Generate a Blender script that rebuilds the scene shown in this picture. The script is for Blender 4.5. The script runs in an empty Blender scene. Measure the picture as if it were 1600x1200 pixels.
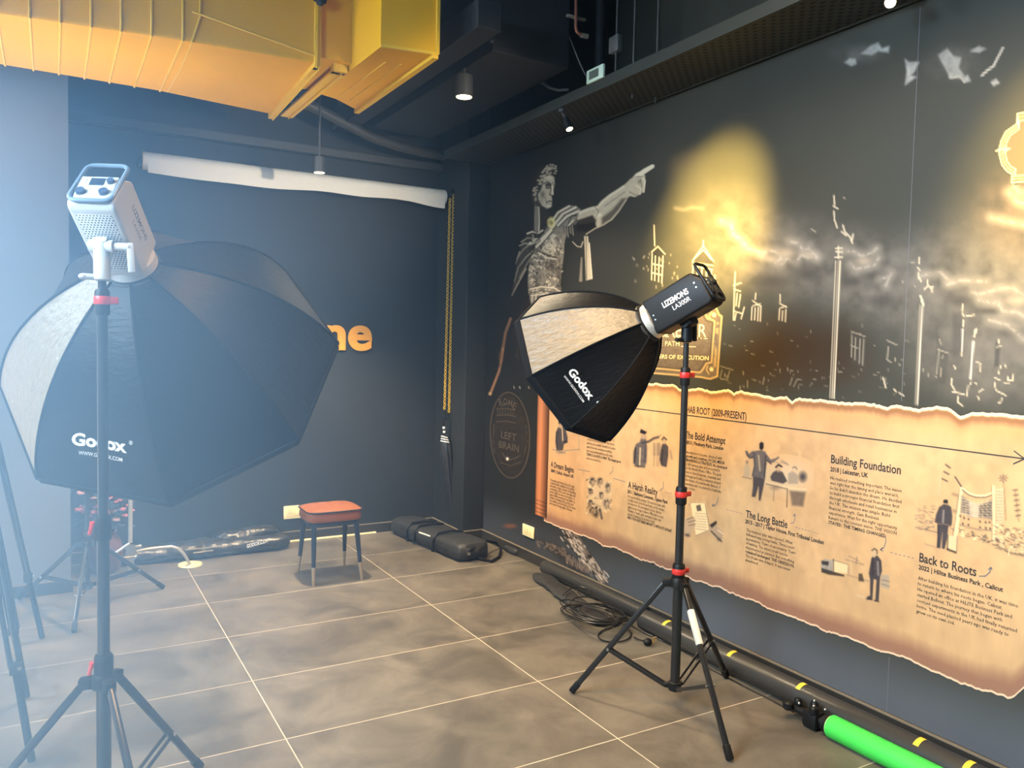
import bpy, bmesh, math, random
import numpy as np
from mathutils import Vector, Matrix

random.seed(7)
RNG = np.random.RandomState(11)
C = bpy.context.scene.collection
SC = bpy.context.scene
PI = math.pi

# ------------------------------------------------------------------ camera
FPX, CX, CY, EYE = 1241.0, 800.0, 600.0, 1.55
_A = np.array([2140.0, -15.0, FPX]); _A /= np.linalg.norm(_A)
_B = np.array([-721.0, -80.0, FPX]); _B -= _A * (_A @ _B); _B /= np.linalg.norm(_B)
_U = -np.cross(_A, _B)
if _U[1] > 0:
    _U = -_U
RW = np.array([_A, _B, _U])            # world = RW @ camera(x right, y down, z forward)
CAM = np.array([0.0, 0.0, EYE])


def ray(px, py):
    return RW @ np.array([px - CX, py - CY, FPX])


def onz(px, py, z=0.0):                # photo measurement on a horizontal plane
    d = ray(px, py)
    return Vector(CAM + d * ((z - EYE) / d[2]))


def onx(px, py, x):                    # ... on a plane parallel to the mural wall
    d = ray(px, py)
    return Vector(CAM + d * (x / d[0]))


def ony(px, py, y):                    # ... on a plane parallel to the back wall
    d = ray(px, py)
    return Vector(CAM + d * (y / d[1]))


def proj_arr(P):
    D = (P - CAM) @ RW
    return CX + FPX * D[:, 0] / D[:, 2], CY + FPX * D[:, 1] / D[:, 2]


cam_data = bpy.data.cameras.new('camera')
cam_data.sensor_width = 36.0
cam_data.lens = 36.0 * FPX / 1600.0
cam_data.clip_start = 0.02
cam = bpy.data.objects.new('camera', cam_data)
C.objects.link(cam)
cam.matrix_world = Matrix(((RW[0, 0], -RW[0, 1], -RW[0, 2], 0),
                           (RW[1, 0], -RW[1, 1], -RW[1, 2], 0),
                           (RW[2, 0], -RW[2, 1], -RW[2, 2], EYE),
                           (0, 0, 0, 1)))
SC.camera = cam

# ------------------------------------------------------------------ colour management, world, main lights
SC.view_settings.view_transform = 'Standard'
SC.view_settings.look = 'None'
SC.view_settings.exposure = 0.0
SC.view_settings.gamma = 1.0
SC.view_settings.use_curve_mapping = False
SC.cycles.max_bounces = 4
SC.cycles.diffuse_bounces = 2
SC.cycles.glossy_bounces = 2
SC.cycles.adaptive_threshold = 0.03
SC.cycles.volume_bounces = 0
SC.cycles.volume_step_rate = 4
SC.cycles.caustics_reflective = False
SC.cycles.caustics_refractive = False
SC.cycles.sample_clamp_indirect = 4.0

X0, YB, ZC = 2.945, 6.03, 3.75          # mural wall, back wall, ceiling
WX = -1.55                              # window wall

world = bpy.data.worlds.new('world')
SC.world = world
world.use_nodes = True
wn = world.node_tree.nodes
wn['Background'].inputs[0].default_value = (0.55, 0.75, 1.0, 1)
wn['Background'].inputs[1].default_value = 0.0
VEIL_HAZE = 0.42                             # haze added for the lens veil on the left, thinning out towards the mural
vs = wn.new('ShaderNodeVolumeScatter')
vs.inputs['Color'].default_value = (0.46, 0.72, 1.0, 1)
vs.inputs['Anisotropy'].default_value = 0.0
wg = wn.new('ShaderNodeNewGeometry'); wx = wn.new('ShaderNodeSeparateXYZ')
wl = world.node_tree.links
wl.new(wg.outputs['Position'], wx.inputs[0])
wm = wn.new('ShaderNodeMapRange'); wm.interpolation_type = 'SMOOTHSTEP'
wm.inputs[1].default_value = -0.45; wm.inputs[2].default_value = 0.98
wm.inputs[3].default_value = VEIL_HAZE; wm.inputs[4].default_value = 0.0
wl.new(wx.outputs[0], wm.inputs[0])
wz = wn.new('ShaderNodeMapRange'); wz.interpolation_type = 'SMOOTHSTEP'
wz.inputs[1].default_value = 1.5; wz.inputs[2].default_value = 2.5; wz.inputs[3].default_value = 1.0; wz.inputs[4].default_value = 0.0
wl.new(wx.outputs[2], wz.inputs[0])
wq = wn.new('ShaderNodeMath'); wq.operation = 'MULTIPLY'
wl.new(wm.outputs[0], wq.inputs[0]); wl.new(wz.outputs[0], wq.inputs[1])
wy = wn.new('ShaderNodeMapRange'); wy.interpolation_type = 'SMOOTHSTEP'
wy.inputs[1].default_value = 0.5; wy.inputs[2].default_value = 1.9; wy.inputs[3].default_value = 0.0; wy.inputs[4].default_value = 1.0
wl.new(wx.outputs[1], wy.inputs[0])
wf = wn.new('ShaderNodeMapRange'); wf.interpolation_type = 'SMOOTHSTEP'
wf.inputs[1].default_value = 2.2; wf.inputs[2].default_value = 3.8; wf.inputs[3].default_value = 1.0; wf.inputs[4].default_value = 0.06
wl.new(wx.outputs[1], wf.inputs[0])
wg2 = wn.new('ShaderNodeMath'); wg2.operation = 'MULTIPLY'
wl.new(wy.outputs[0], wg2.inputs[0]); wl.new(wf.outputs[0], wg2.inputs[1])
wr = wn.new('ShaderNodeMath'); wr.operation = 'MULTIPLY'
wl.new(wq.outputs[0], wr.inputs[0]); wl.new(wg2.outputs[0], wr.inputs[1]); wl.new(wr.outputs[0], vs.inputs['Density'])
wl.new(vs.outputs[0], wn['World Output'].inputs['Volume'])
world.cycles.volume_step_size = 0.5


def area(name, loc, target, sx, sy, power, col, spread=180):
    l = bpy.data.lights.new(name, 'AREA')
    l.shape = 'RECTANGLE'; l.size = sx; l.size_y = sy
    l.energy = power; l.color = col; l.spread = math.radians(spread)
    o = bpy.data.objects.new(name, l); C.objects.link(o)
    o.location = loc
    o.rotation_euler = (Vector(target) - Vector(loc)).to_track_quat('-Z', 'Y').to_euler()
    return o


def spot(name, loc, target, power, col, ang, blend=0.5, size=0.03):
    l = bpy.data.lights.new(name, 'SPOT')
    l.energy = power; l.color = col; l.spot_size = math.radians(ang); l.spot_blend = blend
    l.shadow_soft_size = size
    o = bpy.data.objects.new(name, l); C.objects.link(o)
    o.location = loc
    o.rotation_euler = (Vector(target) - Vector(loc)).to_track_quat('-Z', 'Y').to_euler()
    return o


# daylight through the two glazed bays of the left wall
BLUE = (0.50, 0.76, 1.0)
area('daylight_near', (WX - 1.15, 1.45, 3.5), (1.0, 1.7, 0.7), 2.4, 2.2, 1150, (0.52, 0.76, 1.0))
area('daylight_far', (WX - 1.15, 4.1, 3.5), (1.0, 4.0, 0.7), 2.0, 2.2, 430, (0.74, 0.88, 1.0))
sl = bpy.data.lights.new('sun', 'SUN'); sl.energy = 50; sl.color = (1.0, 0.95, 0.88); sl.angle = math.radians(0.6)
sun = bpy.data.objects.new('sun', sl); C.objects.link(sun)
sun.rotation_euler = Vector((0.33, 0.06, -1.0)).to_track_quat('-Z', 'Y').to_euler()
# warm light from above, no fittings built
area('mural_fill', (1.55, 1.75, 3.66), (2.9, 1.95, 1.0), 0.5, 2.4, 56, (1.0, 0.78, 0.50), 110)  # added fill with no fitting, evens out the warm light on the mural
spot('ceiling_lamp', (1.16, 1.95, 3.6), (1.75, 3.0, 0.6), 280, (1.0, 0.60, 0.22), 95, 0.8, 0.16)

spot('duct_fill', (-0.75, 4.5, 1.2), (-0.30, 4.66, 2.95), 190, (1.0, 0.97, 0.88), 66, 1.0, 0.12)  # unseen uplight added to brighten the left of the duct
spot('duct_fill', (0.80, 4.62, 0.55), (0.80, 4.72, 2.95), 125, (1.0, 0.94, 0.84), 52, 1.0, 0.15)  # second added uplight, hidden behind the softbox, stands in for floor bounce
GOLD = (1.0, 0.68, 0.17)
spot('track_head_narrow', (1.62, 2.45, 3.2), (X0, 3.06, 2.20), 2100, GOLD, 30, 1.0, 0.03)
spot('track_head_wide', (1.62, 2.62, 3.2), (X0, 3.15, 1.72), 330, GOLD, 44, 1.0, 0.03)
spot('track_head_narrow', (1.62, 0.60, 3.2), (X0, 1.36, 2.24), 1300, GOLD, 27, 1.0, 0.03)
spot('track_head_wide', (1.62, 0.72, 3.2), (X0, 1.20, 1.75), 330, GOLD, 44, 1.0, 0.03)

spot('back_fill', (2.3, 0.9, 2.2), (1.62, 5.86, 2.70), 520, (1.0, 0.88, 0.70), 29, 1.0, 0.05)  # unseen spot added to brighten the paper roll and back wall

# ------------------------------------------------------------------ materials


def lin(c):
    c = c / 255.0
    return c / 12.92 if c <= 0.04045 else ((c + 0.055) / 1.055) ** 2.4


def rgb(r, g, b):
    return (lin(r), lin(g), lin(b), 1.0)


def mat(name, col, rough=0.5, metal=0.0, spec=0.5, bump=0.0, bscale=60.0, var=0.0, vscale=6.0, emit=None, estr=0.0, sheen=0.0, stretch=None):
    m = bpy.data.materials.new(name)
    m.use_nodes = True
    nt = m.node_tree; n = nt.nodes; L = nt.links
    b = n['Principled BSDF']
    b.inputs['Base Color'].default_value = col
    b.inputs['Roughness'].default_value = rough
    b.inputs['Metallic'].default_value = metal
    b.inputs['Specular IOR Level'].default_value = spec
    if sheen:
        b.inputs['Sheen Weight'].default_value = sheen
    if emit:
        b.inputs['Emission Color'].default_value = emit
        b.inputs['Emission Strength'].default_value = estr
    tc = n.new('ShaderNodeTexCoord')
    src = tc.outputs['Object']
    if stretch:
        mp = n.new('ShaderNodeMapping'); mp.inputs['Scale'].default_value = stretch
        L.new(src, mp.inputs['Vector']); src = mp.outputs['Vector']
    nz = n.new('ShaderNodeTexNoise')
    nz.inputs['Scale'].default_value = vscale; nz.inputs['Detail'].default_value = 5
    L.new(src, nz.inputs['Vector'])
    mx = n.new('ShaderNodeMix'); mx.data_type = 'RGBA'
    mx.inputs[6].default_value = tuple(c * (1 - var) for c in col[:3]) + (1,)
    mx.inputs[7].default_value = tuple(min(1, c * (1 + var)) for c in col[:3]) + (1,)
    L.new(nz.outputs['Fac'], mx.inputs[0]); L.new(mx.outputs[2], b.inputs['Base Color'])
    if bump:
        n2 = n.new('ShaderNodeTexNoise'); n2.inputs['Scale'].default_value = bscale; n2.inputs['Detail'].default_value = 4
        L.new(src, n2.inputs['Vector'])
        bp = n.new('ShaderNodeBump'); bp.inputs['Strength'].default_value = bump; bp.inputs['Distance'].default_value = 0.01
        L.new(n2.outputs['Fac'], bp.inputs['Height']); L.new(bp.outputs['Normal'], b.inputs['Normal'])
    return m


def mathn(nt, op, a, b=None, c=None):
    x = nt.nodes.new('ShaderNodeMath'); x.operation = op
    for i, v in enumerate((a, b, c)):
        if v is None:
            continue
        if isinstance(v, (int, float)):
            x.inputs[i].default_value = v
        else:
            nt.links.new(v, x.inputs[i])
    return x.outputs[0]


def floor_material():
    m = bpy.data.materials.new('floor_tile'); m.use_nodes = True
    nt = m.node_tree; n = nt.nodes; L = nt.links; b = n['Principled BSDF']
    tc = n.new('ShaderNodeTexCoord')
    sp = n.new('ShaderNodeSeparateXYZ'); L.new(tc.outputs['Object'], sp.inputs[0])

    def line(o, x0, p, w):
        t = mathn(nt, 'DIVIDE', mathn(nt, 'SUBTRACT', o, x0), p)
        f = mathn(nt, 'ABSOLUTE', mathn(nt, 'SUBTRACT', mathn(nt, 'FRACT', mathn(nt, 'ADD', t, 0.5)), 0.5))
        return mathn(nt, 'LESS_THAN', mathn(nt, 'MULTIPLY', f, p), w), mathn(nt, 'FLOOR', t)
    lx, ix = line(sp.outputs[0], 0.7775, 1.1505, 0.0022)
    ly, iy = line(sp.outputs[1], 2.423, 0.5955, 0.0022)
    grout = mathn(nt, 'MAXIMUM', lx, ly)
    off = mathn(nt, 'ADD', mathn(nt, 'MULTIPLY', ix, 3.7), mathn(nt, 'MULTIPLY', iy, 1.9))
    cb = n.new('ShaderNodeCombineXYZ'); L.new(sp.outputs[0], cb.inputs[0]); L.new(sp.outputs[1], cb.inputs[1]); L.new(off, cb.inputs[2])
    n1 = n.new('ShaderNodeTexNoise'); n1.inputs['Scale'].default_value = 3.2; n1.inputs['Detail'].default_value = 8; n1.inputs['Roughness'].default_value = 0.62
    n1.inputs['Distortion'].default_value = 0.6
    L.new(cb.outputs[0], n1.inputs['Vector'])
    rp = n.new('ShaderNodeValToRGB')
    rp.color_ramp.elements[0].position = 0.36; rp.color_ramp.elements[0].color = (0.092, 0.080, 0.065, 1)
    rp.color_ramp.elements[1].position = 0.66; rp.color_ramp.elements[1].color = (0.188, 0.164, 0.132, 1)
    L.new(n1.outputs['Fac'], rp.inputs[0])
    mx = n.new('ShaderNodeMix'); mx.data_type = 'RGBA'
    L.new(grout, mx.inputs[0]); L.new(rp.outputs[0], mx.inputs[6]); mx.inputs[7].default_value = (0.62, 0.54, 0.42, 1)
    L.new(mx.outputs[2], b.inputs['Base Color'])
    rr = n.new('ShaderNodeMapRange'); rr.inputs[3].default_value = 0.34; rr.inputs[4].default_value = 0.5
    L.new(n1.outputs['Fac'], rr.inputs[0]); L.new(rr.outputs[0], b.inputs['Roughness'])
    b.inputs['Specular IOR Level'].default_value = 0.4
    return m


def tray_material():
    m = mat('perforated_steel', rgb(62, 62, 56), 0.5, 0.2)
    nt = m.node_tree; n = nt.nodes; L = nt.links; b = n['Principled BSDF']
    tc = n.new('ShaderNodeTexCoord'); sp = n.new('ShaderNodeSeparateXYZ'); L.new(tc.outputs['Object'], sp.inputs[0])

    def cell(o, p, sh=None):
        t = mathn(nt, 'DIVIDE', o, p)
        if sh is not None:
            t = mathn(nt, 'ADD', t, sh)
        return mathn(nt, 'SUBTRACT', mathn(nt, 'FRACT', t), 0.5), mathn(nt, 'FLOOR', t)
    fx, ix = cell(sp.outputs[0], 0.028)
    sh = mathn(nt, 'MULTIPLY', mathn(nt, 'MODULO', ix, 2.0), 0.5)
    fy, iy = cell(sp.outputs[1], 0.05, sh)
    d = mathn(nt, 'ADD', mathn(nt, 'POWER', mathn(nt, 'MULTIPLY', fx, 2.6), 2.0), mathn(nt, 'POWER', mathn(nt, 'MULTIPLY', fy, 2.9), 2.0))
    hole = mathn(nt, 'LESS_THAN', d, 0.55)
    mx = n.new('ShaderNodeMix'); mx.data_type = 'RGBA'
    L.new(hole, mx.inputs[0]); mx.inputs[6].default_value = rgb(70, 69, 62); mx.inputs[7].default_value = rgb(10, 10, 9)
    L.new(mx.outputs[2], b.inputs['Base Color'])
    return m


def paint_material():                   # printed vinyl: the print is a colour attribute of the sheet
    m = bpy.data.materials.new('mural_print'); m.use_nodes = True
    nt = m.node_tree; b = nt.nodes['Principled BSDF']
    at = nt.nodes.new('ShaderNodeAttribute'); at.attribute_name = 'print'
    nt.links.new(at.outputs['Color'], b.inputs['Base Color'])
    b.inputs['Roughness'].default_value = 0.5
    b.inputs['Specular IOR Level'].default_value = 0.35
    return m


def vent_material():
    m = mat('vent_mesh_white', rgb(226, 226, 222), 0.45)
    nt = m.node_tree; n = nt.nodes; L = nt.links; b = n['Principled BSDF']
    tc = n.new('ShaderNodeTexCoord'); sp = n.new('ShaderNodeSeparateXYZ'); L.new(tc.outputs['Object'], sp.inputs[0])
    t = mathn(nt, 'DIVIDE', sp.outputs[1], 0.0085)
    iy = mathn(nt, 'FLOOR', t); fy = mathn(nt, 'SUBTRACT', mathn(nt, 'FRACT', t), 0.5)
    t2 = mathn(nt, 'ADD', mathn(nt, 'DIVIDE', sp.outputs[0], 0.0095), mathn(nt, 'MULTIPLY', iy, 0.5))
    fx = mathn(nt, 'SUBTRACT', mathn(nt, 'FRACT', t2), 0.5)
    d = mathn(nt, 'ADD', mathn(nt, 'MULTIPLY', fx, fx), mathn(nt, 'MULTIPLY', fy, fy))
    hole = mathn(nt, 'LESS_THAN', d, 0.085)
    mx = n.new('ShaderNodeMix'); mx.data_type = 'RGBA'
    L.new(hole, mx.inputs[0]); mx.inputs[6].default_value = rgb(226, 226, 222); mx.inputs[7].default_value = rgb(30, 32, 36)
    L.new(mx.outputs[2], b.inputs['Base Color'])
    return m


M = {
    'floor': floor_material(), 'tray': tray_material(), 'print': paint_material(), 'vent': vent_material(),
    'wall': mat('charcoal_paint', (0.022, 0.0235, 0.024, 1), 0.6, spec=0.3, var=0.06, bump=0.03, bscale=90),
    'pillar': mat('grey_paint', (0.16, 0.16, 0.16, 1), 0.6, spec=0.35, var=0.04),
    'plain': mat('unseen_wall_paint', (0.16, 0.15, 0.14, 1), 0.7),
    'ceiling': mat('black_ceiling_paint', (0.010, 0.010, 0.011, 1), 0.8, var=0.2),
    'skirt': mat('dark_skirting', (0.030, 0.028, 0.026, 1), 0.4, var=0.15),
    'skirt_edge': mat('tan_skirting_edge', (0.20, 0.165, 0.12, 1), 0.5),
    'strip': mat('gap_light_cream', rgb(250, 238, 190), 0.35),  # pale colour carries the light reflected at the wall foot
    'duct': mat('yellow_duct_paint', (0.80, 0.40, 0.008, 1), 0.5, spec=0.12, var=0.08, vscale=3, bump=0.10, bscale=5),
    'ductedge': mat('yellow_flange_paint', (0.85, 0.50, 0.03, 1), 0.4, var=0.05),
    'black': mat('black_plastic', (0.009, 0.009, 0.0095, 1), 0.5, spec=0.3),
    'blackmetal': mat('black_enamel', (0.016, 0.016, 0.017, 1), 0.3, spec=0.6),
    'darkbox': mat('black_bulkhead', (0.012, 0.013, 0.014, 1), 0.7, var=0.15),
    'dim': mat('dark_grey_enamel', (0.05, 0.05, 0.05, 1), 0.45),
    'red': mat('red_plastic', (0.62, 0.035, 0.03, 1), 0.35),
    'nylon': mat('black_satin_nylon', (0.005, 0.005, 0.0055, 1), 0.45, spec=0.18, bump=0.35, bscale=26, stretch=(1.0, 1.0, 3.0)),
    'silver': mat('sheen_tinted_nylon', (0.22, 0.18, 0.125, 1), 0.42, spec=0.6, bump=1.0, bscale=16, var=0.45, vscale=40, stretch=(3.0, 0.5, 3.0)),  # softbox nylon with its bright sheen put into a paler base colour
    'trim': mat('black_webbing', (0.012, 0.012, 0.013, 1), 0.9, spec=0.1),
    'diffuser': mat('white_diffuser_cloth', (0.8, 0.8, 0.8, 1), 0.8),
    'white': mat('white_abs', rgb(206, 205, 202), 0.4, var=0.02),
    'panelwhite': mat('pale_panel', rgb(206, 214, 210), 0.45),
    'knob': mat('slate_knob', rgb(62, 74, 98), 0.4),
    'screen': mat('dark_screen', rgb(48, 58, 74), 0.2),
    'ink': mat('printed_ink', (0.022, 0.020, 0.022, 1), 0.6),
    'inkgrey': mat('grey_ink', (0.16, 0.16, 0.18, 1), 0.6),
    'inkwhite': mat('white_ink', (0.85, 0.85, 0.85, 1), 0.5),
    'gold': mat('gold_ink', (0.85, 0.66, 0.34, 1), 0.5),
    'bronze': mat('bronze_ink', (0.20, 0.15, 0.11, 1), 0.6),
    'steel': mat('brushed_steel', (0.62, 0.62, 0.60, 1), 0.28, metal=1.0),
    'silverpaint': mat('silver_tube', (0.70, 0.68, 0.62, 1), 0.32, metal=0.6),
    'paper': mat('white_paper_roll', rgb(246, 240, 228), 0.6, var=0.04, vscale=3),
    'chain': mat('yellow_chain', rgb(226, 186, 62), 0.4),
    'orange': mat('orange_sign_acrylic', rgb(248, 172, 44), 0.4),
    'leather': mat('tan_leather', (0.26, 0.088, 0.036, 1), 0.5, spec=0.25, var=0.10, vscale=14, bump=0.12, bscale=120),
    'piping': mat('dark_piping', rgb(40, 26, 22), 0.5),
    'leg': mat('navy_black_leg', rgb(34, 42, 56), 0.35),
    'brass': mat('brass_tip', (0.62, 0.50, 0.34, 1), 0.32, metal=0.8),
    'bag': mat('black_bag_cloth', (0.026, 0.026, 0.027, 1), 0.55, var=0.2, bump=0.5, bscale=22),
    'bag2': mat('black_crinkled_cloth', (0.022, 0.022, 0.023, 1), 0.38, spec=0.8, bump=1.0, bscale=11),
    'cream': mat('cream_switch_plate', rgb(250, 236, 186), 0.35),
    'tape': mat('yellow_tape', rgb(252, 214, 70), 0.5),
    'whitetape': mat('white_sticker', rgb(230, 224, 210), 0.5),
    'rollblack': mat('black_vinyl_roll', (0.035, 0.034, 0.033, 1), 0.34, spec=0.7),
    'green': mat('green_screen_vinyl', rgb(72, 214, 84), 0.45),
    'greenend': mat('pale_green_edge', rgb(190, 240, 150), 0.5),
    'cable': mat('black_cable', (0.018, 0.016, 0.015, 1), 0.4),
    'pin': mat('brass_pin', (0.85, 0.65, 0.3, 1), 0.3, metal=0.9),
    'copper': mat('copper_pipe', (0.42, 0.16, 0.10, 1), 0.4, metal=0.5),
    'beige': mat('beige_bracket', rgb(150, 140, 124), 0.5),
    'thermo': mat('pale_thermostat', rgb(226, 240, 214), 0.4),
    'pink': mat('pink_petals', rgb(196, 116, 134), 0.7),
    'palepink': mat('pale_petals', rgb(206, 166, 178), 0.7),
    'leaf': mat('dark_leaf', (0.02, 0.035, 0.02, 1), 0.5),
    'vase': mat('brown_glazed_vase', rgb(112, 70, 52), 0.3, var=0.3, vscale=8),
    'lampface': mat('lit_lamp_face', (1, 0.9, 0.7, 1), 0.4, emit=(1.0, 0.86, 0.50, 1), estr=6.0),
    'bulb': mat('lit_spot_face', (1, 0.9, 0.7, 1), 0.4, emit=(1.0, 0.84, 0.5, 1), estr=14.0),
    'glass': mat('window_frame_paint', (0.05, 0.05, 0.05, 1), 0.4),
}

# ------------------------------------------------------------------ mesh helpers
MW = {}


class MB:
    """collects shapes (in world coordinates unless told otherwise) into one mesh object"""

    def __init__(self):
        self.v = []; self.f = []; self.m = []; self.col = None

    def add(self, verts, faces, mi=0, X=None):
        o = len(self.v)
        for p in verts:
            p = Vector(p)
            if X is not None:
                p = X @ p
            self.v.append(tuple(p))
        for fc in faces:
            self.f.append(tuple(o + i for i in fc)); self.m.append(mi)

    def bm(self, bm, mi=0, X=None):
        bm.verts.index_update()
        self.add([v.co for v in bm.verts], [[v.index for v in f.verts] for f in bm.faces], mi, X)
        bm.free()

    def box(self, lo, hi, bevel=0.0, mi=0, X=None, seg=2):
        bm = bmesh.new()
        bmesh.ops.create_cube(bm, size=1.0)
        c = [(lo[i] + hi[i]) / 2 for i in range(3)]; s = [hi[i] - lo[i] for i in range(3)]
        for v in bm.verts:
            v.co = Vector((c[0] + v.co.x * s[0], c[1] + v.co.y * s[1], c[2] + v.co.z * s[2]))
        if bevel:
            bmesh.ops.bevel(bm, geom=list(bm.edges), offset=min(bevel, min(s) * 0.49), segments=seg, profile=0.5, affect='EDGES')
        self.bm(bm, mi, X)

    def cyl(self, a, b, r, r2=None, n=20, mi=0, X=None, cap=True):
        a = Vector(a); b = Vector(b); r2 = r if r2 is None else r2
        d = (b - a).normalized(); u = d.orthogonal().normalized(); w = d.cross(u)
        vs = []
        for p, q in ((a, r), (b, r2)):
            for i in range(n):
                t = 2 * PI * i / n
                vs.append(p + q * (math.cos(t) * u + math.sin(t) * w))
        fs = [(i, (i + 1) % n, n + (i + 1) % n, n + i) for i in range(n)]
        if cap:
            fs += [tuple(range(n))[::-1], tuple(range(n, 2 * n))]
        self.add(vs, fs, mi, X)

    def bar(self, a, b, w, h, up=(0, 0, 1), mi=0, bevel=0.0):
        a = Vector(a); b = Vector(b); d = (b - a); L = d.length; d.normalize()
        s = d.cross(Vector(up))
        if s.length < 1e-5:
            s = d.orthogonal()
        s.normalize(); t = s.cross(d)
        X = Matrix(((s.x, d.x, t.x, a.x), (s.y, d.y, t.y, a.y), (s.z, d.z, t.z, a.z), (0, 0, 0, 1)))
        self.box((-w / 2, 0, -h / 2), (w / 2, L, h / 2), bevel, mi, X)

    def tube(self, pts, r, n=8, mi=0, X=None, closed=False, taper=None):
        pts = [Vector(p) for p in pts]; k = len(pts)
        vs = []; prev = None
        for i, p in enumerate(pts):
            if closed:
                d = pts[(i + 1) % k] - pts[i - 1]
            else:
                d = pts[min(i + 1, k - 1)] - pts[max(i - 1, 0)]
            d.normalize()
            u = d.orthogonal().normalized() if prev is None else (prev - d * prev.dot(d))
            if u.length < 1e-6:
                u = d.orthogonal()
            u.normalize(); prev = u; w = d.cross(u)
            rr = r if taper is None else r * taper[i]
            for j in range(n):
                t = 2 * PI * j / n
                vs.append(p + rr * (math.cos(t) * u + math.sin(t) * w))
        fs = []
        for i in range(k if closed else k - 1):
            i2 = (i + 1) % k
            for j in range(n):
                fs.append((i * n + j, i * n + (j + 1) % n, i2 * n + (j + 1) % n, i2 * n + j))
        if not closed:
            fs += [tuple(range(n))[::-1], tuple(range((k - 1) * n, k * n))]
        self.add(vs, fs, mi, X)

    def lathe(self, prof, c=(0, 0, 0), n=28, mi=0, X=None):
        c = Vector(c); vs = []; k = len(prof)
        for r, z in prof:
            for j in range(n):
                t = 2 * PI * j / n
                vs.append(c + Vector((max(r, 1e-4) * math.cos(t), max(r, 1e-4) * math.sin(t), z)))
        fs = []
        for i in range(k - 1):
            for j in range(n):
                fs.append((i * n + j, i * n + (j + 1) % n, (i + 1) * n + (j + 1) % n, (i + 1) * n + j))
        fs += [tuple(range(n))[::-1], tuple(range((k - 1) * n, k * n))]
        self.add(vs, fs, mi, X)

    def ball(self, c, r, n=12, mi=0, X=None):
        if isinstance(r, (int, float)):
            r = (r, r, r)
        vs = []; m = n // 2
        for i in range(m + 1):
            th = PI * i / m
            for j in range(n):
                t = 2 * PI * j / n
                s = max(math.sin(th), 1e-3)
                vs.append((c[0] + r[0] * s * math.cos(t), c[1] + r[1] * s * math.sin(t), c[2] + r[2] * math.cos(th)))
        fs = [(i * n + j, (i + 1) * n + j, (i + 1) * n + (j + 1) % n, i * n + (j + 1) % n) for i in range(m) for j in range(n)]
        self.add(vs, fs, mi, X)

    def prism(self, pts, h, X=None, mi=0):           # polygon in local xy, extruded to z=h
        n = len(pts)
        vs = [(p[0], p[1], 0) for p in pts] + [(p[0], p[1], h) for p in pts]
        fs = [tuple(range(n))[::-1], tuple(range(n, 2 * n))] + [(i, (i + 1) % n, n + (i + 1) % n, n + i) for i in range(n)]
        self.add(vs, fs, mi, X)

    def grid(self, P, mi=0, flip=False, X=None):      # P[i][j] points
        a = len(P); b = len(P[0])
        vs = [p for row in P for p in row]
        fs = []
        for i in range(a - 1):
            for j in range(b - 1):
                q = (i * b + j, i * b + j + 1, (i + 1) * b + j + 1, (i + 1) * b + j)
                fs.append(q[::-1] if flip else q)
        self.add(vs, fs, mi, X)

    def build(self, name, mats, parent=None, smooth=True, angle=40, local=False):
        if not isinstance(mats, (list, tuple)):
            mats = [mats]
        me = bpy.data.meshes.new(name)
        vs = self.v
        if parent is not None and not local:
            inv = MW[parent.name].inverted()
            vs = [tuple(inv @ Vector(p)) for p in vs]
        me.from_pydata(vs, [], self.f)
        for m in mats:
            me.materials.append(M[m] if isinstance(m, str) else m)
        if len(mats) > 1:
            me.polygons.foreach_set('material_index', self.m)
        if smooth:
            me.shade_smooth(); me.set_sharp_from_angle(angle=math.radians(angle))
        me.update()
        o = bpy.data.objects.new(name, me); C.objects.link(o)
        if parent is not None:
            o.parent = parent; MW[o.name] = MW[parent.name]
        else:
            MW[o.name] = Matrix.Identity(4)
        return o


def tag(o, label=None, cat=None, group=None, kind=None):
    if label:
        o['label'] = label
    if cat:
        o['category'] = cat
    if group:
        o['group'] = group
    if kind:
        o['kind'] = kind
    return o


def thing(name, label, cat, loc=(0, 0, 0), R=None, group=None):
    o = bpy.data.objects.new(name, None); C.objects.link(o)
    o.empty_display_size = 0.05
    X = Matrix.Translation(Vector(loc))
    if R is not None:
        X = X @ R.to_4x4()
    o.matrix_world = X; MW[o.name] = X
    return tag(o, label, cat, group)


def struct(name, mb, m, smooth=False):
    o = mb.build(name, m, None, smooth)
    o['kind'] = 'structure'
    return o


_txt = {}


def text_geo(s, bold=0.0, res=3):
    """(verts, faces, width) of a line of lettering, cap height 1, origin at baseline left"""
    key = (s, bold, res)
    if key in _txt:
        return _txt[key]
    cu = bpy.data.curves.new('lettering', 'FONT')
    cu.body = s; cu.size = 1.0; cu.offset = bold; cu.resolution_u = res
    o = bpy.data.objects.new('lettering', cu)
    me = bpy.data.meshes.new_from_object(o)
    k = 1.0 / 0.70
    vs = [(v.co.x * k, v.co.y * k) for v in me.vertices]
    fs = [tuple(p.vertices) for p in me.polygons]
    bpy.data.objects.remove(o); bpy.data.curves.remove(cu); bpy.data.meshes.remove(me)
    xs = [v[0] for v in vs] or [0]
    x0 = min(xs); vs = [(x - x0, y) for x, y in vs]
    _txt[key] = (vs, fs, max(xs) - x0)
    return _txt[key]


def put_text(mb, s, fn, width, height, bold=0.0, res=3, mi=0):
    """fn(x, y) -> 3D point; x in 0..width, y in cap heights"""
    vs, fs, w = text_geo(s, bold, res)
    kx = width / w
    mb.add([fn(x * kx, y * height) for x, y in vs], fs, mi)


def frame_of(n, up=(0, 0, 1)):
    """rotation whose local y is n, local z leans to up, local x is to the right"""
    n = Vector(n).normalized(); r = n.cross(Vector(up)).normalized(); u = r.cross(n)
    return Matrix(((r.x, n.x, u.x), (r.y, n.y, u.y), (r.z, n.z, u.z)))
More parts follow.
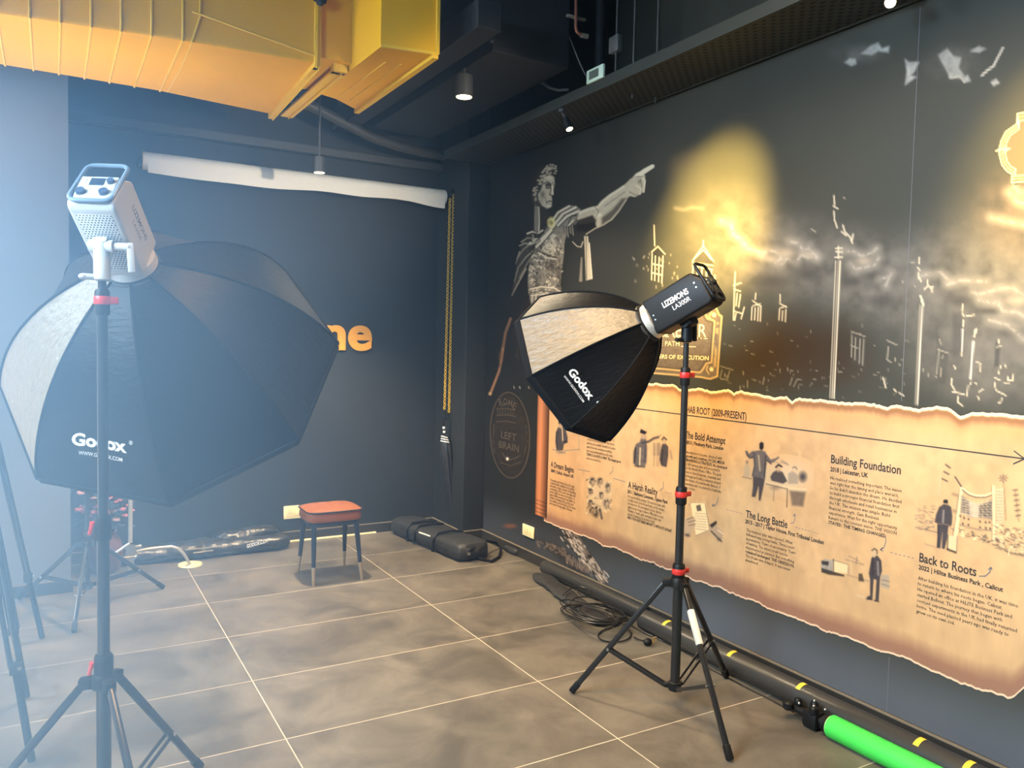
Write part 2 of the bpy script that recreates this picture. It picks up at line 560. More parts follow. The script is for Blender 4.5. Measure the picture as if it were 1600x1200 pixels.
# ================================================================== the room
mb = MB(); mb.box((WX - 0.2, -1.6, -0.12), (X0 + 0.2, YB + 0.2, 0.0)); struct('floor', mb, 'floor')
mb = MB(); mb.box((WX - 0.2, -1.6, ZC), (X0 + 0.2, YB + 0.2, ZC + 0.12)); struct('ceiling', mb, 'ceiling')
mb = MB(); mb.box((WX - 0.2, YB, 0), (X0 + 0.2, YB + 0.2, ZC)); struct('wall_back', mb, 'wall')
mb = MB(); mb.box((X0 + 0.004, -1.6, 0), (X0 + 0.2, YB, ZC)); struct('wall_right', mb, 'wall')
mb = MB(); mb.box((WX - 0.2, -1.8, 0), (X0 + 0.2, -1.6, ZC)); struct('wall_front', mb, 'plain')
# window wall on the left, two tall glazed bays
mb = MB()
for a, b in ((-1.6, 0.2), (2.5, 3.45), (4.95, YB)):
    mb.box((WX - 0.1, a, 0), (WX, b, ZC))
for a, b in ((0.2, 2.5), (3.45, 4.95)):
    mb.box((WX - 0.1, a, 0), (WX, b, 0.15)); mb.box((WX - 0.1, a, 3.2), (WX, b, ZC))
struct('wall_left', mb, 'plain')
for i, (a, b) in enumerate(((0.2, 2.5), (3.45, 4.95))):
    mb = MB()
    for y in (a, (a + b) / 2 - 0.02, b - 0.04):
        mb.box((WX - 0.06, y, 0.15), (WX - 0.02, y + 0.04, 3.2))
    mb.box((WX - 0.06, a, 0.15), (WX - 0.02, b, 0.19)); mb.box((WX - 0.06, a, 3.16), (WX - 0.02, b, 3.2))
    struct('window_%d' % (i + 1), mb, 'glass')
PX, PY = 0.094, 5.38                    # pier on the left, in front of the back wall
mb = MB(); mb.box((WX, PY, 0), (PX, YB, ZC)); struct('pillar', mb, 'pillar')
CXL, CYF = 2.765, 5.485                 # column in the far right corner
mb = MB(); mb.box((CXL, CYF, 0), (X0 + 0.004, YB, ZC), 0.006); struct('column', mb, 'wall')
# skirtings: dark band with a thin tan upper edge


def skirting(name, a, b):
    mb = MB()
    lo = [min(a[i], b[i]) for i in range(2)]; hi = [max(a[i], b[i]) for i in range(2)]
    mb.box((lo[0], lo[1], 0), (hi[0], hi[1], 0.072), 0, 0)
    mb.box((lo[0], lo[1], 0.072), (hi[0], hi[1], 0.078), 0, 1)
    return struct(name, mb, ['skirt', 'skirt_edge'])


skirting('baseboard_back', (PX, YB - 0.014), (CXL, YB))
skirting('baseboard_right', (X0 - 0.014, -1.6), (X0, CYF - 0.014))
skirting('baseboard_pillar', (WX, PY - 0.014), (PX + 0.012, PY))
skirting('baseboard_column', (CXL - 0.014, CYF - 0.014), (X0, CYF))
skirting('baseboard_column_side', (CXL - 0.014, CYF), (CXL, YB - 0.014))
p = onz(455, 847); q = onz(586, 832)
mb = MB(); mb.box((p.x - 0.6, YB - 0.038, 0), (q.x, YB - 0.016, 0.012), 0.003); struct('gap_light_strip', mb, 'strip')  # cream strip put in for the light reflected from the floor gap
# high ledge along the back wall
mb = MB(); mb.box((PX, YB - 0.09, 2.925), (CXL, YB, 2.985), 0.004); struct('trim_2', mb, 'dim')

# ================================================================== the printed mural
mural = thing('mural', 'printed wall mural of pointing soldier, ruined skyline and parchment timeline', 'mural',
              (X0, 2.5, 0.08), Matrix(((0, 0, -1), (-1, 0, 0), (0, 1, 0))))

_lat = RNG.rand(256, 256)


def vnoise(x, y):
    xi = np.floor(x).astype(int); yi = np.floor(y).astype(int)
    fx = x - xi; fy = y - yi
    fx = fx * fx * (3 - 2 * fx); fy = fy * fy * (3 - 2 * fy)
    g = lambda a, b: _lat[a % 256, b % 256]
    return (g(xi, yi) * (1 - fx) + g(xi + 1, yi) * fx) * (1 - fy) + (g(xi, yi + 1) * (1 - fx) + g(xi + 1, yi + 1) * fx) * fy


def fbm(x, y, o=5):
    s = 0; a = 0.5
    for i in range(o):
        s = s + a * vnoise(x * 2 ** i + 17.3 * i, y * 2 ** i + 5.1 * i); a *= 0.5
    return s


def smooth01(t):
    t = np.clip(t, 0, 1); return t * t * (3 - 2 * t)


def S(r, g, b):
    return np.array([lin(r), lin(g), lin(b)])


class Sheet:
    """a printed sheet on the mural wall: fine grid, colours in a point attribute; shapes are given in photo measurements"""

    def __init__(self, ys, zs, layer, base):
        self.ys = np.asarray(ys); self.zs = np.asarray(zs)
        self.Y, self.Z = np.meshgrid(self.ys, self.zs, indexing='ij')
        self.x = X0 - 0.0012 * layer
        pts = np.stack([np.full(self.Y.size, X0), self.Y.ravel(), self.Z.ravel()], 1)
        px, py = proj_arr(pts)
        self.px = px.reshape(self.Y.shape); self.py = py.reshape(self.Y.shape)
        self.c = base(self); self.a = np.zeros(self.Y.shape)

    def mix(self, w, col, sel=None):
        col = np.asarray(col, float)
        if sel is None:
            sel = (slice(None), slice(None))
        w3 = w[..., None]
        self.c[sel] = self.c[sel] * (1 - w3) + col * w3
        self.a[sel] = np.maximum(self.a[sel], w)

    def dist(self, pts, px, py, closed):
        d = np.full(px.shape, 1e9)
        n = len(pts); pr = np.zeros(px.shape); acc = 0.0
        segs = n if closed else n - 1
        for i in range(segs):
            ax, ay = pts[i]; bx, by = pts[(i + 1) % n]
            vx, vy = bx - ax, by - ay; L2 = vx * vx + vy * vy + 1e-9
            t = np.clip(((px - ax) * vx + (py - ay) * vy) / L2, 0, 1)
            e = np.hypot(px - ax - t * vx, py - ay - t * vy)
            k = e < d
            pr = np.where(k, (i + t) / segs, pr)
            d = np.minimum(d, e)
        return d, pr

    def region(self, pts, pad):
        xs = [p[0] for p in pts]; ys = [p[1] for p in pts]
        return np.nonzero((self.px > min(xs) - pad) & (self.px < max(xs) + pad) & (self.py > min(ys) - pad) & (self.py < max(ys) + pad))

    def poly(self, pts, col, alpha=1.0, feather=1.0, tex=0.0, ts=0.25):
        sel = self.region(pts, feather + 1)
        px = self.px[sel]; py = self.py[sel]
        if px.size == 0:
            return
        ins = np.zeros(px.shape, bool); n = len(pts)
        for i in range(n):
            ax, ay = pts[i]; bx, by = pts[(i + 1) % n]
            if ay == by:
                continue
            k = ((ay > py) != (by > py)) & (px < (bx - ax) * (py - ay) / (by - ay) + ax)
            ins ^= k
        d, _ = self.dist(pts, px, py, True)
        sd = np.where(ins, d, -d)
        w = alpha * smooth01(0.5 + sd / (2 * feather))
        col = np.asarray(col, float)
        if tex:
            nz = fbm(px * ts, py * ts, 4); col = col[None, :] * (1 + tex * 4 * (nz - 0.47))[:, None]
            col = np.clip(col, 0.002, 1)
        self.mix(w, col, sel)

    def stroke(self, pts, col, w=1.0, alpha=1.0, feather=0.8, taper=False, brk=0.0):
        sel = self.region(pts, w + feather + 1)
        px = self.px[sel]; py = self.py[sel]
        if px.size == 0:
            return
        d, pr = self.dist(pts, px, py, False)
        ww = w / 2
        if taper:
            ww = ww * (1 - 0.8 * pr)
        a = alpha * smooth01(0.5 + (ww - d) / (2 * feather))
        if brk:
            a = a * smooth01((fbm(px * 0.21 + 3, py * 0.21, 3) - brk) * 8)
        self.mix(a, col, sel)

    def blob(self, cx, cy, rx, ry, col, alpha=1.0, pw=1.0, tex=0.0, ts=0.05):
        sel = self.region([(cx - rx, cy - ry), (cx + rx, cy + ry)], 2)
        px = self.px[sel]; py = self.py[sel]
        if px.size == 0:
            return
        r = np.sqrt(((px - cx) / rx) ** 2 + ((py - cy) / ry) ** 2)
        w = alpha * smooth01(1 - r) ** pw
        if tex:
            w = np.clip(w * (1 + tex * 5 * (fbm(px * ts, py * ts, 5) - 0.48)), 0, 1)
        self.mix(w, col, sel)

    def build(self, name, cut=False):
        a, b = self.Y.shape
        vs = np.stack([np.full(self.Y.size, self.x), self.Y.ravel(), self.Z.ravel()], 1)
        inv = np.array(MW[mural.name].inverted())
        vs = vs @ inv[:3, :3].T + inv[:3, 3]
        idx = np.arange(a * b).reshape(a, b)
        q = np.stack([idx[:-1, :-1], idx[:-1, 1:], idx[1:, 1:], idx[1:, :-1]], -1).reshape(-1, 4)
        if cut:
            al = self.a
            k = np.maximum.reduce([al[:-1, :-1], al[:-1, 1:], al[1:, 1:], al[1:, :-1]]).reshape(-1) > 0.02
            q = q[k]
        me = bpy.data.meshes.new(name)
        me.vertices.add(len(vs)); me.vertices.foreach_set('co', vs.astype(np.float32).ravel())
        me.loops.add(q.size); me.loops.foreach_set('vertex_index', q.astype(np.int32).ravel())
        me.polygons.add(len(q)); me.polygons.foreach_set('loop_start', np.arange(0, q.size, 4, dtype=np.int32))
        me.update(calc_edges=True); me.validate()
        at = me.attributes.new('print', 'FLOAT_COLOR', 'POINT')
        rgba = np.ones((a * b, 4), np.float32); rgba[:, :3] = np.clip(self.c, 0, 1).reshape(-1, 3)
        at.data.foreach_set('color', rgba.ravel())
        me.materials.append(M['print'])
        if cut:
            bm = bmesh.new(); bm.from_mesh(me)
            bmesh.ops.delete(bm, geom=[v for v in bm.verts if not v.link_faces], context='VERTS')
            bm.to_mesh(me); bm.free()
        me.update()
        o = bpy.data.objects.new(name, me); C.objects.link(o)
        o.parent = mural; MW[o.name] = MW[mural.name]
        return o


def patch(x0, y0, x1, y1, dy, dz, layer, base):
    """sheet covering a photo rectangle"""
    c = [onx(x, y, X0) for x in (x0, x1) for y in (y0, y1)]
    ya, yb = min(p.y for p in c), max(p.y for p in c)
    za, zb = min(p.z for p in c), max(p.z for p in c)
    za = max(za, 0.08); yb = min(yb, CYF - 0.002)
    return Sheet(np.arange(ya, yb, dy), np.arange(za, zb, dz), layer, base)


# ---- the printed sky and city
def sky_base(s):
    t = smooth01((4.9 - s.Y) / 2.2)                       # dark by the soldier, greyer towards the city
    c = (S(33, 33, 32) * (1 - t[..., None]) + S(56, 56, 49) * t[..., None])
    lo = smooth01((0.42 - s.Z) / 0.3)[..., None]
    c = c * (1 - lo) + S(84, 88, 96) * lo * (0.45 + 0.55 * t[..., None]) + c * lo * 0.2
    n = fbm(s.Y * 2.1 + 9, s.Z * 2.1, 5)
    return c * (0.80 + 0.42 * n[..., None])


def paint_sky(s):
    W = S(196, 184, 168); Wd = S(150, 143, 134); Dk = S(56, 43, 30)
    # haze of lighter cloud behind the city
    Wd = S(118, 111, 103)
    s.blob(1210, 400, 200, 95, Wd, 0.60, 1, 0.40)
    s.blob(1390, 440, 200, 110, Wd, 0.65, 1, 0.40)
    s.blob(1560, 470, 210, 200, Wd, 0.70, 1, 0.35)
    s.blob(1560, 560, 180, 110, Wd, 0.60, 1, 0.25)
    s.blob(1610, 330, 120, 110, S(120, 102, 86), 0.5, 1, 0.35)
    s.blob(1140, 340, 110, 80, Wd, 0.30, 1, 0.4)
    # soft dark billows
    for bx, by, rx, ry in ((1235, 412, 26, 16), (1262, 428, 34, 18), (1205, 440, 40, 18), (1330, 440, 34, 16), (1362, 430, 22, 12), (1380, 470, 44, 16), (1545, 486, 40, 9), (1500, 470, 30, 14), (1580, 520, 40, 12)):
        s.blob(bx, by, rx, ry, S(62, 58, 54), 0.75, 1, 0.25)
    # dark cloud bank rising between the two tall columns
    s.blob(1250, 545, 130, 75, Dk, 1.0, 0.55)
    s.blob(1215, 575, 140, 55, Dk, 0.8, 0.7)
    s.blob(1330, 580, 80, 60, Dk, 0.5, 1)
    # lit cloud rims
    rims = [
        [(1128, 346), (1142, 350), (1146, 366), (1158, 374), (1168, 388), (1184, 393), (1192, 402)],
        [(1190, 396), (1200, 392), (1212, 393), (1221, 404), (1212, 410)],
        [(1222, 412), (1230, 404), (1244, 410), (1252, 398), (1262, 403), (1274, 400)],
        [(1234, 377), (1246, 380), (1254, 390), (1264, 388), (1272, 398), (1277, 404)],
        [(1318, 392), (1332, 392), (1346, 400), (1360, 396), (1370, 388)],
        [(1330, 414), (1338, 420), (1350, 418), (1366, 414), (1374, 402)],
        [(1376, 436), (1386, 434), (1392, 428), (1384, 446)],
        [(1520, 456), (1528, 460), (1560, 452), (1582, 449), (1594, 458), (1604, 462)],
        [(1530, 470), (1560, 474), (1566, 486), (1590, 488), (1600, 494)],
        [(1585, 292), (1594, 302), (1602, 300)],
        [(1575, 300), (1590, 316), (1600, 318)],
        [(1548, 340), (1570, 345), (1600, 352)],
        [(1545, 500), (1575, 508), (1600, 530)],
        [(1480, 445), (1500, 438), (1540, 440)],
        [(1440, 430), (1470, 426), (1484, 440)],
    ]
    for r in rims:
        s.stroke(r, W, 12, 0.26, 9)
        s.stroke(r, W, 2.8, 0.42, 3.0, brk=0.32)
    s.stroke([(1055, 325), (1068, 328), (1082, 324), (1098, 326)], Wd, 4, 0.5, 4)
    for bx, by, rx, ry in ((1230, 395, 22, 12), (1205, 405, 14, 9), (1350, 408, 20, 10), (1590, 470, 26, 12), (1262, 398, 16, 9)):
        s.blob(bx, by, rx, ry, S(176, 160, 140), 0.6)
    # torn patches of light high up
    Hi = S(176, 172, 164)
    for pl in ([(1320, 98), (1328, 91), (1337, 92), (1338, 100), (1330, 103)],
               [(1345, 84), (1360, 72), (1372, 66), (1378, 76), (1390, 72), (1388, 82), (1372, 80), (1362, 86)],
               [(1414, 92), (1420, 97), (1436, 97), (1430, 110), (1424, 118), (1432, 120), (1414, 133), (1417, 112)],
               [(1466, 86), (1480, 76), (1490, 88), (1502, 90), (1498, 106), (1508, 120), (1512, 117), (1517, 127), (1507, 129), (1504, 121), (1484, 123), (1480, 112), (1472, 98)],
               [(1516, 80), (1530, 72), (1540, 76), (1530, 82)],
               [(1548, 128), (1556, 123), (1562, 130), (1552, 134)]):
        s.poly(pl, Hi, 0.75, 2.5, 0.25, 0.12)
    s.stroke([(1567, 75), (1558, 92), (1552, 104), (1545, 108), (1534, 118)], W, 3, 0.9, 1.2)
    s.stroke([(1484, 121), (1500, 120), (1507, 128)], W, 2.5, 0.8, 1.2)
    s.blob(1340, 84, 60, 22, Wd, 0.3, 1, 0.6)
    s.blob(1490, 100, 60, 40, Wd, 0.3, 1, 0.6)
    # ---- ruins and towers, drawn as chalky lines
    K = S(205, 190, 165); K2 = S(150, 140, 124); Dt = S(30, 29, 27)

    def lines(ls, col=K, w=1.5, a=0.9):
        for l in ls:
            s.stroke(l, col, w, a, 0.9)
    s.poly([(1018, 392), (1028, 384), (1039, 396), (1036, 440), (1019, 436)], Dt, 0.55, 1.5)
    lines([[(1022, 352), (1023, 384)], [(1018, 394), (1028, 385), (1039, 397)], [(1019, 396), (1018, 437)], [(1024, 400), (1023, 438)],
           [(1030, 402), (1029, 440)], [(1036, 400), (1034, 442)], [(1019, 412), (1036, 416)], [(1018, 426), (1035, 430)]])
    s.poly([(1082, 408), (1099, 383), (1115, 406), (1113, 450), (1083, 450)], Dt, 0.45, 1.5)
    lines([[(1082, 408), (1099, 384), (1115, 408)], [(1085, 404), (1099, 390), (1111, 405)], [(1099, 376), (1099, 386)], [(1082, 410), (1114, 415)],
           [(1082, 415), (1113, 421)], [(1083, 416), (1081, 460)], [(1090, 417), (1088, 450)], [(1097, 418), (1095, 445)], [(1104, 420), (1103, 450)],
           [(1112, 421), (1110, 460)], [(1117, 430), (1116, 475)], [(1120, 440), (1119, 480)]])
    lines([[(1149, 425), (1148, 440)], [(1146, 446), (1158, 442)], [(1147, 452), (1157, 455)], [(1148, 440), (1146, 500)], [(1152, 458), (1150, 478)], [(1157, 460), (1154, 480)],
           [(1146, 486), (1160, 490)], [(1150, 490), (1148, 500)], [(1163, 480), (1158, 498)]])
    lines([[(1181, 458), (1180, 468)], [(1176, 478), (1188, 475)], [(1175, 480), (1174, 500)], [(1180, 481), (1179, 500)], [(1185, 480), (1184, 501)], [(1189, 478), (1188, 502)], [(1176, 470), (1188, 478)]])
    lines([[(1219, 460), (1219, 472)], [(1218, 482), (1228, 478)], [(1218, 484), (1217, 500)], [(1223, 486), (1222, 501)], [(1228, 484), (1227, 503)], [(1218, 474), (1229, 480)]])
    # tall column with a winged figure, left
    s.poly([(1307, 405), (1314, 405), (1303, 622), (1296, 622)], Dt, 0.35, 1.5)
    lines([[(1306, 408), (1297, 622)], [(1310, 408), (1300, 622)]], K, 1.4, 0.75)
    lines([[(1313, 408), (1303, 622)]], S(222, 206, 178), 2.0, 0.95)
    lines([[(1306, 388), (1316, 388)], [(1306, 393), (1316, 394)], [(1305, 402), (1316, 402)], [(1310, 385), (1310, 404)]], K, 2.2)
    lines([[(1303, 306), (1304, 320)], [(1302, 322), (1309, 326)], [(1303, 330), (1304, 345)], [(1305, 346), (1308, 356)]], K, 2.0)
    lines([[(1317, 352), (1320, 362), (1328, 370), (1332, 380)], [(1315, 362), (1322, 368)], [(1333, 366), (1331, 378)]], K, 2.2)
    lines([[(1268, 358), (1274, 362)], [(1318, 308), (1320, 310)]], K2, 2)
    # tall column, right
    lines([[(1437, 476), (1429, 632)], [(1439, 478), (1431, 632)]], K2, 1.2, 0.7)
    lines([[(1442, 478), (1433, 632)]], S(214, 202, 184), 1.8, 0.95)
    lines([[(1438, 462), (1442, 472)], [(1440, 470), (1443, 477)]], S(200, 200, 170), 3.0)
    lines([[(1436, 402), (1436, 412)], [(1434, 418), (1437, 422)], [(1435, 426), (1436, 436)], [(1437, 434), (1439, 440)]], K, 2.2)
    lines([[(1449, 438), (1450, 446), (1456, 450), (1456, 456)], [(1444, 452), (1449, 448)], [(1458, 448), (1454, 450)]], K, 2.2)
    lines([[(1410, 439), (1411, 441)], [(1429, 446), (1430, 448)], [(1424, 410), (1428, 410)]], K2, 2.2)
    # temple fronts and minor towers in the mist
    D2 = S(62, 60, 57)
    s.poly([(1330, 516), (1352, 524), (1352, 574), (1330, 566)], D2, 0.5, 2)
    lines([[(1330, 518), (1352, 526)], [(1331, 524), (1330, 558)], [(1337, 528), (1336, 562)], [(1344, 530), (1343, 566)], [(1350, 530), (1348, 570)], [(1330, 540), (1340, 544)]], K2, 1.6)
    lines([[(1386, 532), (1399, 538)], [(1388, 542), (1386, 562)], [(1386, 562), (1392, 566)], [(1399, 560), (1399, 564)], [(1405, 569), (1406, 571)]], K2, 1.8)
    s.poly([(1463, 510), (1472, 540), (1482, 552), (1478, 600), (1462, 600)], D2, 0.45, 3)
    lines([[(1468, 530), (1470, 538)], [(1466, 546), (1482, 552)], [(1467, 546), (1464, 584)], [(1473, 556), (1472, 560)], [(1471, 575), (1470, 588)], [(1462, 588), (1464, 590)], [(1443, 576), (1443, 580)], [(1450, 584), (1450, 588)]], K2, 1.8)
    s.poly([(1488, 490), (1502, 486), (1506, 520), (1502, 552), (1488, 560)], D2, 0.5, 4)
    lines([[(1504, 476), (1503, 486)], [(1504, 490), (1506, 494)], [(1505, 500), (1505, 510)], [(1510, 494), (1522, 492)]], K, 2)
    lines([[(1504, 514), (1503, 548)]], S(200, 192, 180), 2.6, 0.9); lines([[(1502, 550), (1502, 556)]], K, 2)
    lines([[(1524, 516), (1522, 526)], [(1526, 514), (1524, 520)]], K, 3)
    lines([[(1521, 534), (1516, 592)]], S(210, 202, 188), 2.8, 0.95); lines([[(1518, 597), (1516, 600)], [(1513, 602), (1511, 618)], [(1524, 598), (1526, 600)]], K, 1.8)
    s.poly([(1556, 532), (1563, 540), (1561, 572), (1553, 574)], D2, 0.8, 2)
    lines([[(1560, 530), (1561, 536)], [(1558, 542), (1564, 541)], [(1526, 566), (1533, 568)], [(1531, 570), (1531, 580)], [(1564, 572), (1562, 576)], [(1570, 570), (1572, 574)],
           [(1576, 588), (1574, 594), (1582, 594), (1584, 584)], [(1570, 598), (1578, 598)], [(1560, 580), (1561, 584)], [(1554, 590), (1562, 594)], [(1554, 598), (1556, 610), (1572, 618)]], K, 1.8)
    lines([[(1497, 620), (1496, 628), (1504, 634)], [(1565, 622), (1564, 628), (1560, 630)], [(1487, 592), (1486, 600), (1492, 610)], [(1488, 612), (1506, 616)], [(1491, 572), (1493, 576)],
           [(1380, 590), (1384, 606)], [(1397, 608), (1400, 612)], [(1405, 614), (1412, 618)], [(1530, 612), (1536, 608)], [(1528, 620), (1530, 624)]], K, 2)
    # rubble flecks along the skyline
    rr = random.Random(5)
    for i in range(90):
        x = rr.uniform(1130, 1420); y = rr.uniform(575, 622) if rr.random() < 0.6 else rr.uniform(505, 600)
        l = rr.uniform(1, 5); v = rr.random() < 0.5
        s.stroke([(x, y), (x + (0 if v else l), y + (l if v else l * 0.2))], K2, 1.5, rr.uniform(0.25, 0.7), 0.9)
    lines([[(1125, 572), (1145, 578)], [(1128, 578), (1125, 590)], [(1140, 580), (1136, 592)], [(1126, 592), (1138, 594)], [(1168, 595), (1168, 605)], [(1194, 590), (1192, 600)], [(1238, 590), (1234, 602)], [(1246, 592), (1240, 604)]], K2, 1.4, 0.6)
    # specks left of the city
    for i in range(26):
        x = rr.uniform(985, 1075); y = rr.uniform(395, 450)
        s.stroke([(x, y), (x, y + rr.uniform(1, 4))], K2, 1.6, 0.6, 0.9)


ys = np.concatenate([np.arange(-1.55, 1.2, 0.07), np.arange(1.2, 3.6, 0.0055), np.arange(3.6, CYF - 0.003, 0.012)])
zs = np.concatenate([np.arange(0.08, 1.25, 0.03), np.arange(1.25, 2.25, 0.0055), np.arange(2.25, 2.93, 0.007), np.arange(2.93, 3.74, 0.05)])
sky = Sheet(ys, zs, 0, sky_base)
paint_sky(sky)
sky.build('mural_panel')

# ---- the soldier (carved-stone figure of the print)


def soldier(s):
    T = S(172, 157, 133); Th = S(212, 196, 168); Tm = S(120, 110, 96); Td = S(62, 56, 49); K = S(20, 19, 18)
    rr = random.Random(3)
    # cloak falling on the left
    s.poly([(826, 362), (840, 358), (856, 352), (862, 344), (872, 332), (882, 324), (894, 320), (905, 323), (908, 330), (900, 342), (884, 352), (868, 362), (852, 378), (838, 390), (828, 404), (818, 424), (808, 446), (799, 462), (803, 444), (806, 420), (812, 396), (818, 376)], Td, 1, 1.5, 0.2)
    for l in ([(832, 378), (818, 390), (808, 404)], [(842, 384), (822, 402), (810, 418), (804, 440)], [(850, 380), (836, 394), (824, 412), (812, 434)], [(815, 378), (824, 372), (836, 372)],
              [(812, 394), (806, 412)], [(822, 420), (808, 446), (800, 462)]):
        s.stroke(l, T, 2.0, 0.75, 1.4, True)
    # cuirass
    body = [(852, 374), (862, 360), (874, 354), (884, 352), (886, 364), (882, 382), (881, 400), (878, 420), (876, 444), (878, 460), (868, 472), (846, 480), (830, 476), (826, 458), (825, 436), (827, 414), (834, 396)]
    s.poly(body, Tm, 1, 1.5, 0.25, 0.3)
    s.poly([(852, 378), (862, 364), (868, 366), (870, 384), (866, 398), (856, 396), (846, 392)], T, 0.9, 2, 0.2, 0.3)
    for i in range(210):                                   # embossed ornament
        x = rr.uniform(828, 880); y = rr.uniform(368, 478)
        a = rr.uniform(0, 6.28); r = rr.uniform(1.5, 4)
        pts = [(x + r * math.cos(a + t * 0.9), y + r * math.sin(a + t * 0.9)) for t in range(3)]
        s.stroke(pts, Th if rr.random() < 0.5 else K, 1.5, 0.65, 0.8)
    s.poly(body, K, 0.0, 1)
    s.stroke([(843, 393), (858, 400), (870, 402)], K, 2.2, 0.8); s.stroke([(842, 395), (856, 403), (869, 405)], Th, 1.3, 0.8)
    s.poly([(846, 403), (868, 407), (872, 420), (862, 424), (850, 418)], Td, 0.55, 3)
    s.blob(862, 415, 14, 12, S(50, 45, 40), 0.5)
    s.blob(838, 440, 10, 30, K, 0.45); s.blob(874, 430, 8, 40, K, 0.6)
    s.stroke([(828, 452), (846, 448), (866, 450), (876, 456)], Th, 1.8, 0.8); s.stroke([(828, 458), (848, 454), (868, 457)], K, 1.6, 0.8); s.stroke([(830, 462), (850, 459), (868, 462)], Th, 1.5, 0.7)
    for x in range(832, 876, 6):
        s.stroke([(x, 462), (x - 1, 474)], Th, 2.2, 0.55); s.blob(x, 476, 3.5, 4, K, 0.6)
    # skirt and thigh fading behind the softbox
    s.poly([(824, 470), (846, 480), (850, 520), (838, 560), (812, 560), (806, 520), (814, 486)], S(44, 36, 30), 0.8, 6, 0.3)
    for i in range(26):
        x = rr.uniform(806, 846); y = rr.uniform(478, 560)
        s.stroke([(x, y), (x + rr.uniform(-2, 2), y + rr.uniform(3, 9))], S(112, 92, 74), 1.3, rr.uniform(0.2, 0.5))
    # sword and sheath hanging low on the left
    s.stroke([(798, 498), (790, 520), (786, 545)], S(120, 88, 66), 4, 0.8, 1.6); s.stroke([(786, 545), (784, 560), (780, 580), (766, 616)], S(150, 108, 78), 3.5, 0.9, 1.4)
    s.blob(783, 556, 6, 12, S(100, 74, 56), 0.8); s.blob(780, 570, 5, 8, K, 0.6); s.blob(766, 615, 4, 4, S(180, 150, 110), 0.9)
    # fringe straps under the shoulder
    for i, x in enumerate(range(878, 898, 4)):
        s.stroke([(x, 350), (x + 2, 364 + 3 * (i % 3))], Tm, 2.4, 0.9); s.stroke([(x + 2, 350), (x + 4, 364)], K, 1.2, 0.9)
    s.stroke([(895, 378), (902, 385), (908, 386), (911, 378)], T, 1.6, 0.8)
    # sash behind the arm
    s.poly([(913, 369), (919, 369), (926, 436), (916, 438)], T, 1, 1); s.stroke([(916, 370), (917, 436)], K, 1.4, 0.8); s.stroke([(921, 380), (925, 434)], Th, 1.6, 0.9)
    s.poly([(908, 402), (910, 402), (910, 440), (905, 440)], Tm, 0.9, 1)
    # shoulder drape
    s.poly([(858, 352), (866, 338), (876, 328), (888, 321), (900, 322), (908, 328), (906, 340), (900, 350), (890, 354), (878, 352), (866, 362), (848, 380), (840, 388), (836, 384), (848, 366)], Tm, 1, 1.2, 0.12)
    for l in ([(860, 350), (872, 332), (890, 322)], [(864, 354), (880, 334), (900, 324)], [(872, 352), (886, 338), (904, 330)], [(846, 374), (858, 362), (866, 352)], [(838, 386), (852, 372), (862, 360)]):
        s.stroke(l, Th, 2.6, 0.85, 1.2); s.stroke([(x + 2.4, y + 2.2) for x, y in l], K, 1.4, 0.75)
    s.stroke([(888, 350), (893, 337), (904, 337), (899, 348), (890, 354)], K, 1.5, 0.85); s.stroke([(889, 352), (896, 344)], Th, 2, 0.7)
    # collar folds on the left
    s.stroke([(824, 365), (832, 362), (842, 364), (848, 360)], Th, 2.2, 0.8); s.stroke([(828, 369), (840, 370), (850, 364)], K, 1.6, 0.8)
    s.stroke([(812, 384), (820, 380), (830, 382), (842, 376)], T, 1.8, 0.8)
    # neck
    s.poly([(834, 316), (842, 318), (852, 328), (858, 330), (858, 342), (850, 354), (840, 364), (834, 362), (834, 340)], S(46, 42, 38), 1, 1.2)
    s.poly([(836, 318), (841, 320), (843, 340), (844, 362), (835, 362), (835, 340)], Tm, 0.9, 1.2); s.stroke([(842, 322), (843, 345), (842, 362)], Th, 1.5, 0.75)
    # head
    s.poly([(833, 290), (840, 276), (850, 270), (862, 270), (867, 278), (867, 290), (864, 300), (865, 305), (862, 308), (863, 316), (862, 324), (854, 328), (846, 324), (838, 322), (833, 318), (831, 302)], S(58, 53, 47), 1, 1.2)
    s.poly([(851, 274), (860, 273), (866, 277), (867, 288), (865, 296), (865, 304), (862, 307), (863, 313), (862, 322), (855, 326), (847, 321), (842, 312), (841, 304), (846, 296), (849, 286)], T, 1, 1.3, 0.06)
    s.blob(848, 304, 7, 10, S(60, 54, 48), 0.75); s.blob(846, 314, 6, 7, Tm, 0.5)
    s.poly([(852, 288), (857, 285), (861, 288), (860, 295), (853, 295)], S(32, 28, 26), 0.9, 1.2); s.stroke([(854, 292), (859, 292)], T, 1.2, 0.6)
    s.stroke([(850, 287), (856, 284), (862, 288)], K, 1.8, 0.8); s.stroke([(864, 285), (866, 290)], K, 1.6, 0.7)
    s.stroke([(861, 288), (861, 297), (859, 303), (863, 306)], S(48, 43, 38), 1.5, 0.85); s.stroke([(863, 290), (864, 303)], Th, 1.6, 0.9); s.stroke([(859, 304), (864, 306)], K, 1.5, 0.7)
    s.stroke([(855, 316), (859, 314), (863, 315)], K, 1.8, 0.9); s.stroke([(855, 319), (861, 319)], Tm, 1.5, 0.7); s.stroke([(852, 308), (854, 318)], S(70, 62, 54), 1.4, 0.7)
    s.blob(858, 322, 6, 4, Th, 0.6); s.blob(858, 278, 8, 4, Th, 0.5)
    s.stroke([(836, 300), (838, 312)], Tm, 2.2, 0.8); s.blob(837, 312, 3, 4, T, 0.7)
